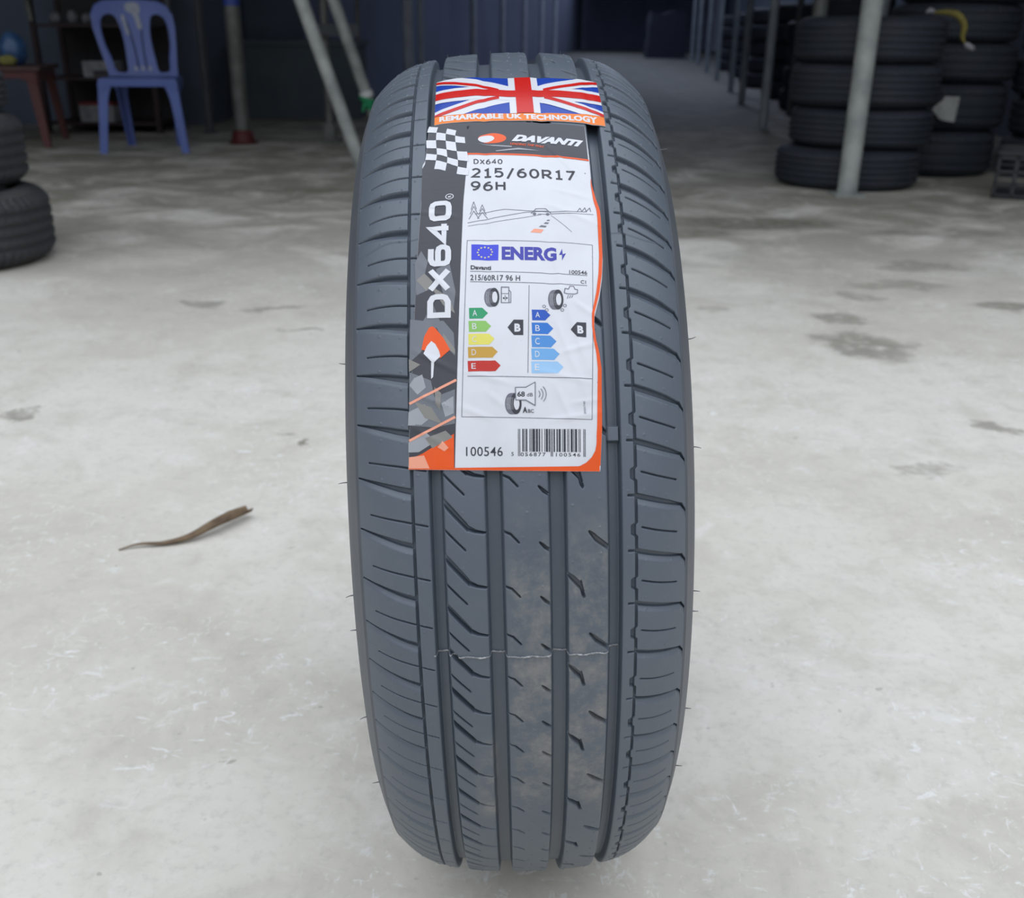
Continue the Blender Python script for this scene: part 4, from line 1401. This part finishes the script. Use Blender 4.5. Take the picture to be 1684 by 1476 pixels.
# ---------------------------------------------------------------- black slotted crate at the right edge
def crate():
    m = mat('black_plastic', (0.035, 0.036, 0.040), .45, (0.05, 0.05, 0.052), 12, .1, 80)
    e = thing('plastic_crate', (2.555, 4.34, 0), 'black slotted plastic crate on the floor at the right edge of the frame', 'crate', None, -.42)
    w2, d2, h = .25, .17, .205
    bm = bmesh.new()
    bm_box(bm, -w2, w2, -d2, d2, 0, .012)
    from_bm('base', bm, m, e)

    def panel(ax, sgn):
        b = bmesh.new()
        half = w2 if ax == 0 else d2
        off = d2 if ax == 0 else w2

        def bar(a0, a1, z0, z1, t=.008):
            o0, o1 = (off - t, off) if sgn > 0 else (-off, -off + t)
            if ax == 0:
                bm_box(b, a0, a1, o0, o1, z0, z1)
            else:
                bm_box(b, o0, o1, a0, a1, z0, z1)
        for z0, z1 in ((.0, .022), (.064, .076), (.118, .130), (.178, h)):
            bar(-half, half, z0, z1)
        n = 6 if ax == 0 else 4
        for k in range(n + 1):
            c = -half + .008 + (2 * half - .016) * k / n
            bar(c - .008, c + .008, .0, h - .002, .0066)
        from_bm('side_panel', b, m, e)
    for ax in (0, 1):
        for s_ in (-1, 1):
            panel(ax, s_)
    b = bmesh.new()
    for (x0, x1, y0, y1) in ((-w2 - .012, w2 + .012, -d2 - .012, -d2 + .004), (-w2 - .012, w2 + .012, d2 - .004, d2 + .012), (-w2 - .012, -w2 + .004, -d2 - .012, d2 + .012), (w2 - .004, w2 + .012, -d2 - .012, d2 + .012)):
        bm_box(b, x0, x1, y0, y1, h - .004, h + .012)
    from_bm('rim', b, m, e)


crate()


# ---------------------------------------------------------------- posts
def post(x, y, r, m, label, group=None, top=HROOF, shoe=None, band=None, name='support_post'):
    e = thing(name, (x, y, 0), label, 'post', group)
    tube_obj('tube', [(0, 0, .006), (0, 0, 1.2), (0, 0, 2.4), (0, 0, top - .002)], r, m, e, 20)
    bm = bmesh.new()
    if shoe:
        bm_tube(bm, [(0, 0, 0), (0, 0, .012), (0, 0, .014), (0, 0, .07), (0, 0, .085)], [r * 1.9, r * 1.9, r * 1.5, r * 1.35, r * 1.05], 18)
        tag(from_bm('base_shoe', bm, shoe, e, True), 'dark red base shoe')
    else:
        bm_box(bm, -r * 1.5, r * 1.5, -r * 1.5, r * 1.5, 0, .008)
        from_bm('base_plate', bm, m, e)
    if band:
        bm = bmesh.new()
        bm_tube(bm, [(0, 0, band[0]), (0, 0, band[1])], r * 1.03, 20)
        tag(from_bm('painted_band', bm, mat('band_blue', (.03, .06, .30), .5), e, True), 'blue painted band')
    return e


M_PALE = mat('pale_galvanised', (0.42, 0.44, 0.41), .55, (0.26, 0.28, 0.265), 7, .12, 50, .1)
post(1.590, 4.345, .047, M_PALE, 'pale galvanised pole in front of the black tire stack on the right')
post(-1.825, 6.53, .050, M_STEEL, 'grey-green pole with a dark red base shoe, right of the blue chair', None, HROOF, mat('shoe_red', (.10, .012, .012), .6), (.835, 1.2))
for px_, Y_, r_ in ((1.994, 8.14, .036), (2.456, 11.4, .036), (2.80, 13.9, .036), (3.24, 17.5, .036), (3.70, 21.3, .04), (4.33, 26.4, .05), (4.89, 31.0, .06)):
    post(px_, Y_, r_, M_STEEL2, {8.14: 'nearest grey post of the right-hand row leading into the hall', 11.4: 'second grey post of the right-hand row leading into the hall',
                                13.9: 'third grey post of the right-hand row leading into the hall'}.get(Y_, 'dim grey post far down the right-hand row'), 'posts of the right-hand row')
for px_, Y_, r_ in ((-1.317, 8.60, .020), (-1.08, 10.5, .052), (-1.005, 11.1, .030), (-.59, 14.5, .045), (-.236, 17.4, .045), (.132, 20.4, .045), (.513, 23.6, .05), (.90, 26.7, .05)):
    if Y_ == 8.6:
        continue
    post(px_, Y_, r_, M_FAR, {10.5: 'wide grey post just left of the tire top', 11.1: 'thin grey post beside the wide one left of the tire top', 14.5: 'grey post rising behind the left rib of the tire',
                                17.4: 'grey post rising behind the middle rib of the tire'}.get(Y_, 'dim grey post far down the left-hand row'), 'posts of the left-hand row')
post(1.62, 5.34, .040, M_STEEL, 'pale pole rising behind the tire stack, left of the big pole')
post(2.13, 5.86, .026, M_STEEL2, 'thin dark pole between the two black tire stacks')
post(2.575, 9.70, .030, M_DIM, 'dim grey post just left of the black tire stack')
post(-2.36, 6.95, .022, M_DIM, 'slim dim post behind the right side of the blue chair')
post(-2.24, 7.25, .030, M_DIM, 'faint dark post between the blue chair and the grey-green pole')

# leaning poles left of the tire
tube_obj_p = tube_obj('leaning_pole', [(-.811, 4.9, .036), (-.90, 4.9, .30), (-1.082, 4.9, .85), (-1.662, 4.9, 2.6)], .034, M_PALE, None, 18)
tag(tube_obj_p, 'pale pole leaning steeply, its foot hidden behind the left side of the tire', 'pole')
e = thing('leaning_pole', (-.833, 6.15, 0), 'second pale leaning pole, wrapped in white tape and green rope near the tire', 'pole')
tube_obj('tube', [(-.006, 0, .036), (-.094, 0, .30), (-.279, 0, .86), (-.853, 0, 2.6)], .036, M_PALE, e, 18)
bm = bmesh.new()
bm_tube(bm, [(-.100, 0, .318), (-.111, 0, .352)], .043, 18)
tag(from_bm('tape_wrap', bm, mat('white_tape', (.75, .75, .74), .5), e, True), 'white tape')
bm = bmesh.new()
for k in range(3):
    c0 = Vector((-.083 + .014 * k - .012, 0, .292 - .026 * k + .012))
    bm_tube(bm, [c0 + Vector((.046 * math.cos(a), .046 * math.sin(a), -.012 * math.cos(a))) for a in np.linspace(0, 2 * PI, 19)], .012, 8)
bm_tube(bm, [(-.105, -.04, .285), (-.12, -.05, .262), (-.125, -.05, .235)], [.010, .010, .007], 8)
tag(from_bm('rope', bm, mat('green_rope', (.02, .30, .12), .7), e, True), 'green rope')

# post with a bracket arm beside the leaning poles
e = thing('bracket_post', (-1.262, 6.66, 0), 'grey post with a short bracket arm, crossed by the leaning poles', 'post')
tube_obj('tube', [(0, 0, .01), (0, 0, 1), (0, 0, HROOF - .002)], .027, M_STEEL, e, 16)
bm = bmesh.new()
bm_box(bm, -.07, .07, -.06, .06, 0, .02)
bm_box(bm, -.035, .035, -.035, .035, .02, .12)
from_bm('base_plate', bm, M_STEEL, e)
bm = bmesh.new()
bm_box(bm, -.055, .235, -.075, -.03, .665, .735)
from_bm('bracket_arm', bm, mat('bracket_grey', (.06, .068, .078), .6), e, bevel=.006)

# low dark bin along the partition
e = thing('storage_bin', (-1.82, 8.98, 0), 'long low dark teal bin behind the grey-green pole and the leaning poles', 'bin')
M_BIN = mat('dark_teal_paint', (0.060, 0.082, 0.098), .7, (0.05, 0.068, 0.085), 3, .1, 20)
bm = bmesh.new()
bm_box(bm, -.48, .48, -.3, .3, 0, .57)
from_bm('body', bm, M_BIN, e, bevel=.008)
bm = bmesh.new()
bm_box(bm, -.50, .50, -.32, .32, .571, .62)
from_bm('lid', bm, M_BIN, e, bevel=.008)
e2 = thing('steel_rod', (-1.335, 8.78, .62), 'thin pale rod standing on the dark bin beside the leaning pole', 'rod')
tube_obj('rod', [(0, 0, .001), (0, 0, 1.2), (0, 0, 2.4)], .019, M_STEEL, e2, 12)

# dark covered heap at the far end
bm = bmesh.new()
bm_box(bm, -.58, .58, -.5, .5, 0, 1.25)
bmesh.ops.subdivide_edges(bm, edges=bm.edges[:], cuts=5, use_grid_fill=True)
for v in bm.verts:
    k = v.co.z / 1.25
    v.co.x *= 1 - .12 * k
    v.co.y *= 1 - .12 * k
    v.co.z += .06 * math.sin(v.co.x * 7) * k
    v.co.x += .03 * math.sin(v.co.z * 9 + v.co.y * 5)
o = from_bm('covered_heap', bm, mat('tarp_navy', (.03, .035, .06), .8), None, True)
o.location = (4.45, 33.6, 0)
tag(o, 'dark covered heap at the far end of the hall, right of the tire top', 'heap')


# ---------------------------------------------------------------- blue plastic chair
def blue_chair():
    m = mat('blue_plastic', (0.105, 0.155, 0.43), .38, (0.095, 0.14, 0.385), 5, .04, 60)
    e = thing('plastic_chair', (-2.300, 6.055, 0), 'blue plastic chair with a three-slat back and worn white mark', 'chair', None, .17)
    e.scale = (1.19, 1.08, 1.0)
    F0, B0 = -.17, .20                      # front and back of the seat
    # seat with its deep arched apron
    bm = bmesh.new()
    n = 14
    gv = []
    for side in (0, 1):
        rows_ = []
        for j in range(n + 1):
            y = F0 + (B0 - F0) * j / n
            hw = .182 - .010 * j / n
            row = []
            for i in range(n + 1):
                a = i / n * 2 - 1
                z = .424 - .010 * (1 - a * a) * math.sin(PI * min(1, (j + 1) / n)) - .008 * max(0, 1 - j / 2.0)
                row.append(bm.verts.new((a * hw, y, z - .009 * side)))
            rows_.append(row)
        gv.append(rows_)
    for side in (0, 1):
        for j in range(n):
            for i in range(n):
                q = [gv[side][j][i], gv[side][j][i + 1], gv[side][j + 1][i + 1], gv[side][j + 1][i]]
                bm.faces.new(q if side == 0 else q[::-1])
    A, B = gv
    edge = lambda G_: [G_[0][i] for i in range(n + 1)] + [G_[j][n] for j in range(1, n + 1)] + [G_[n][i] for i in range(n - 1, -1, -1)] + [G_[j][0] for j in range(n - 1, 0, -1)]
    ea, eb = edge(A), edge(B)
    for k in range(len(ea)):
        bm.faces.new((ea[k], eb[k], eb[(k + 1) % len(ea)], ea[(k + 1) % len(ea)]))
    from_bm('seat', bm, m, e, True)
    # aprons
    arch = [(-.184, .420), (.184, .420), (.192, .386), (.186, .345), (.166, .352), (.150, .372), (.125, .3805), (-.125, .3805), (-.150, .372), (-.166, .352), (-.186, .345), (-.192, .386)]
    shape_solid('apron', [arch], .010, m, e, .002, lambda x, d, z: (x, F0 - .004 + d, z))
    shape_solid('apron', [[(x * .90, z) for x, z in arch]], .010, m, e, .002, lambda x, d, z: (x, B0 + .002 + d, z))
    for sg in (-1, 1):
        shape_solid('apron', [[(-.17, .418), (.19, .418), (.19, .365), (.15, .385), (-.13, .385), (-.17, .365)]], .008, m, e, .002, lambda x, d, z: (sg * (.178 + d), x, z))
    # legs, channel shaped and splayed
    for sx_, sy_ in ((-1, -1), (1, -1), (-1, 1), (1, 1)):
        b = bmesh.new()
        y0 = F0 if sy_ < 0 else B0
        prev = None
        for k in range(9):
            t = k / 8
            z = .405 * (1 - t)
            xo = (.190 if sy_ < 0 else .165) + (.030 if sy_ < 0 else -.02) * t
            yo = y0 + sy_ * (.004 + .030 * t) if sy_ < 0 else y0 + .012 + .06 * t
            wt = .050 - .014 * t + .018 * max(0, 1 - t * 5)
            dp = .044 - .010 * t
            L = [(xo, yo), (xo - wt, yo), (xo - wt, yo - sy_ * .008), (xo - .008, yo - sy_ * .008), (xo - .008, yo - sy_ * dp), (xo, yo - sy_ * dp)]
            ring = [b.verts.new((sx_ * p[0], p[1], z)) for p in L]
            if prev:
                for q in range(6):
                    b.faces.new((prev[q], prev[(q + 1) % 6], ring[(q + 1) % 6], ring[q]))
            else:
                b.faces.new(ring)
            prev = ring
        b.faces.new(prev[::-1])
        from_bm('leg', b, m, e, False, .0025)
    # back: rounded frame with two side openings and two slits in the splat
    outer = [(-.172, .41), (-.180, .50), (-.194, .60), (-.205, .70), (-.203, .775), (-.180, .825), (-.14, .850), (-.07, .858), (0, .860), (.07, .858), (.14, .850), (.180, .825), (.203, .775),
             (.205, .70), (.194, .60), (.180, .50), (.172, .41)]

    def side_open(sg):
        return smooth_loop([(sg * x, z) for x, z in ((.166, .60), (.172, .69), (.160, .755), (.125, .780), (.090, .766), (.072, .70), (.066, .62), (.070, .52), (.078, .448), (.12, .442), (.140, .46), (.150, .53))], 4)

    def slit(sg):
        return smooth_loop([(sg * x, z) for x, z in ((.040, .752), (.032, .745), (.022, .66), (.0155, .56), (.0155, .47), (.021, .456), (.027, .47), (.027, .56), (.033, .66))], 3)
    lean = lambda x, d, z: (x - .012 - .045 * (z - .41) / .45, B0 + .004 + .20 * (z - .41) + .10 * (z - .41) ** 2 - .9 * x * x + .02 + d, z)
    shape_solid('backrest', [outer, side_open(-1), side_open(1), slit(-1), slit(1)], .014, m, e, .003, lean)
    # rubbed white patch at the top of the back and down one slat
    mw = mat('rubbed_white', (.42, .44, .47), .6, (.25, .28, .38), 60, lo=.35, hi=.75)
    patch = smooth_loop([(-.035, .835), (.0, .845), (.03, .835), (.034, .80), (.022, .775), (.028, .72), (.020, .69), (.006, .70), (-.001, .75), (-.012, .782), (-.040, .80)], 4)
    o = shape_solid('worn_mark', [patch], .0012, mw, e, .0003, lambda x, d, z: (lean(x + .008, 0, z)[0], lean(x + .008, 0, z)[1] - .0080 + d, z))
    tag(o, 'rubbed white mark on the top of the back')
    p2 = smooth_loop([(-.060, .765), (-.046, .77), (-.040, .72), (-.034, .665), (-.046, .66), (-.054, .71)], 4)
    o = shape_solid('worn_mark', [p2], .0012, mw, e, .0003, lambda x, d, z: (lean(x, 0, z)[0], lean(x, 0, z)[1] - .0080 + d, z))
    tag(o, 'rubbed white mark down the left slat')
    for q in range(3):
        xq = (-.036, 0.0, .036)[q]
        o = shape_solid('worn_mark', [smooth_loop([(xq - .008, .455), (xq + .008, .455), (xq + .007, .475), (xq - .006, .478)], 3)], .0012, mw, e, .0003, lambda x, d, z: (lean(x, 0, z)[0], lean(x, 0, z)[1] - .0080 + d, z))
        tag(o, 'rubbed white spot at the foot of a slat')


blue_chair()


# ---------------------------------------------------------------- red table with things on it
def red_table():
    m = mat('dark_red_plastic', (0.115, 0.030, 0.026), .55, (0.09, 0.024, 0.022), 6, .05, 60)
    e = thing('plastic_table', (-3.330, 6.35, 0), 'dull red plastic table left of the blue chair, cut by the frame edge', 'table', None, .196)
    h = .475
    bm = bmesh.new()
    bm_box(bm, -.33, .33, -.31, .31, h - .022, h)
    from_bm('tabletop', bm, mat('dull_grey_red', (.09, .045, .04), .6, (.07, .036, .03), 9), e, bevel=.008)
    for sg in (-1, 1):
        arch = [(-.30, h - .023), (.30, h - .023), (.30, h - .10), (.255, h - .085), (.20, h - .066), (-.20, h - .066), (-.255, h - .085), (-.30, h - .10)]
        shape_solid('apron', [arch], .010, m, e, .002, lambda x, d, z: (x, sg * .285 + d, z))
        shape_solid('apron', [arch], .010, m, e, .002, lambda x, d, z: (sg * .305 + d, x * .92, z))
    for sx_ in (-1, 1):
        for sy_ in (-1, 1):
            b = bmesh.new()
            prev = None
            for k in range(6):
                t = k / 5
                z = (h - .06) * (1 - t)
                xo, yo = .300 + .03 * t, .280 + .03 * t
                w_ = .062 - .022 * t
                L = [(xo, yo), (xo - w_, yo), (xo - w_, yo - .009), (xo - .009, yo - .009), (xo - .009, yo - w_), (xo, yo - w_)]
                ring = [b.verts.new((sx_ * p[0], sy_ * p[1], z)) for p in L]
                if prev:
                    for q in range(6):
                        b.faces.new((prev[q], prev[(q + 1) % 6], ring[(q + 1) % 6], ring[q]))
                else:
                    b.faces.new(ring)
                prev = ring
            b.faces.new(prev[::-1])
            from_bm('leg', b, m, e, False, .002)


red_table()


def blob(name, loc, sx_, sy_, sz_, m, amp, seed, label, cat, power=1.0):
    r4 = random.Random(seed)
    bm = bmesh.new()
    bmesh.ops.create_icosphere(bm, subdivisions=4, radius=1)
    ph = [r4.uniform(0, 6) for _ in range(6)]
    for v in bm.verts:
        d = v.co.copy()
        n_ = math.sin(d.x * 4 + ph[0]) * math.sin(d.y * 5 + ph[1]) + .6 * math.sin(d.z * 8 + ph[2] + d.x * 3) + .5 * abs(math.sin(d.x * 9 + d.z * 6 + ph[3]))
        k = 1 + amp * n_
        z = d.z
        v.co = (d.x * sx_ * k, d.y * sy_ * k, max(-.82, z) * sz_ * (1 + amp * .5 * n_ if z > -.8 else 1))
    lo = min(v.co.z for v in bm.verts)
    for v in bm.verts:
        v.co.z -= lo
    o = from_bm(name, bm, m, None, True)
    o.location = loc
    return tag(o, label, cat)


blob('plastic_bag', (-3.215, 6.40, .476), .082, .075, .108, mat('blue_film', (.055, .13, .27), .3, (.04, .09, .22), 14), .045, 3, 'full blue plastic bag on the red table', 'bag')
blob('folded_cloth', (-3.185, 6.24, .476), .055, .045, .034, mat('yellow_cloth', (.30, .28, .07), .8, (.2, .19, .06), 30), .06, 5, 'yellow-green cloth lying in front of the blue bag on the red table', 'cloth')


# ---------------------------------------------------------------- dark shelf unit with white cartons behind the chair
def shelf_unit():
    m = mat('shelf_dark_red', (.030, .014, .015), .7, (.024, .013, .014), 5)
    e = thing('shelf_unit', (-2.98, 7.40, 0), 'dark low shelf unit behind the blue chair and the red table', 'shelf')
    for sx_ in (-1, 1):
        for sy_ in (-1, 1):
            bm = bmesh.new()
            bm_box(bm, sx_ * .40 - .018, sx_ * .40 + .018, sy_ * .24 - .018, sy_ * .24 + .018, 0, 1.15)
            from_bm('upright', bm, m, e)
    for z in (.075, .375, .72):
        bm = bmesh.new()
        bm_box(bm, -.381, .381, -.26, .26, z - .02, z)
        from_bm('shelf_board', bm, m, e)
    bm = bmesh.new()
    bm_box(bm, -.381, .381, .235, .245, .0, 1.14)
    from_bm('back_panel', bm, mat('shelf_back', (.03, .028, .03), .8), e)


shelf_unit()


def carton(x, y, z, w_, d_, h_, label, stripe, rz=0.0):
    e = thing('carton', (x, y, z), label, 'carton', None, rz)
    bm = bmesh.new()
    bm_box(bm, -w_ / 2, w_ / 2, -d_ / 2, d_ / 2, 0, h_)
    from_bm('box', bm, mat('carton_white', (.30, .30, .30), .7, (.2, .2, .21), 20), e, bevel=.003)
    bm = bmesh.new()
    if stripe == 'top':
        bm_box(bm, -w_ / 2 - .002, w_ / 2 + .002, -d_ / 2 - .002, d_ / 2 + .002, h_ * .86, h_ + .002)
    else:
        bm_box(bm, -w_ / 2 + .07, w_ / 2 + .002, -d_ / 2 - .002, -d_ / 2 + .02, 0.004, h_ * .45)
    tag(from_bm('red_flap' if stripe == 'top' else 'dark_front_panel', bm, mat('carton_red', (.16, .02, .025), .7) if stripe == 'top' else mat('carton_dark', (.06, .05, .055), .7), e), 'dull red flap' if stripe == 'top' else 'dark front panel')


carton(-3.02, 7.24, .0755, .24, .16, .130, 'white carton with a dull red lid on the bottom shelf behind the chair', 'top')
carton(-2.96, 7.24, .3755, .23, .16, .105, 'white carton with a dark front panel on the middle shelf, seen through the chair back', 'front')
for k, (x, w_, h_, lb) in enumerate(((-3.24, .085, .085, 'small grey packet on the top shelf next to the leaning tube'), (-3.12, .075, .098, 'small grey packet in the middle of the top shelf'), (-3.02, .07, .075, 'small grey packet on the top shelf nearest the blue chair'))):
    blob('packet', (x, 7.22, .7205), w_ / 2, .035, h_ / 2, mat('packet_grey', (.15, .16, .17), .6, (.1, .1, .11), 30), .05, 20 + k, lb, 'packet')
o = tube_obj('grey_tube', [(-3.36, 7.10, .735), (-3.375, 7.08, 1.0), (-3.43, 7.07, 1.6)], .020, M_STEEL, None, 12)
tag(o, 'grey tube leaning upright at the left, above the red table', 'tube')
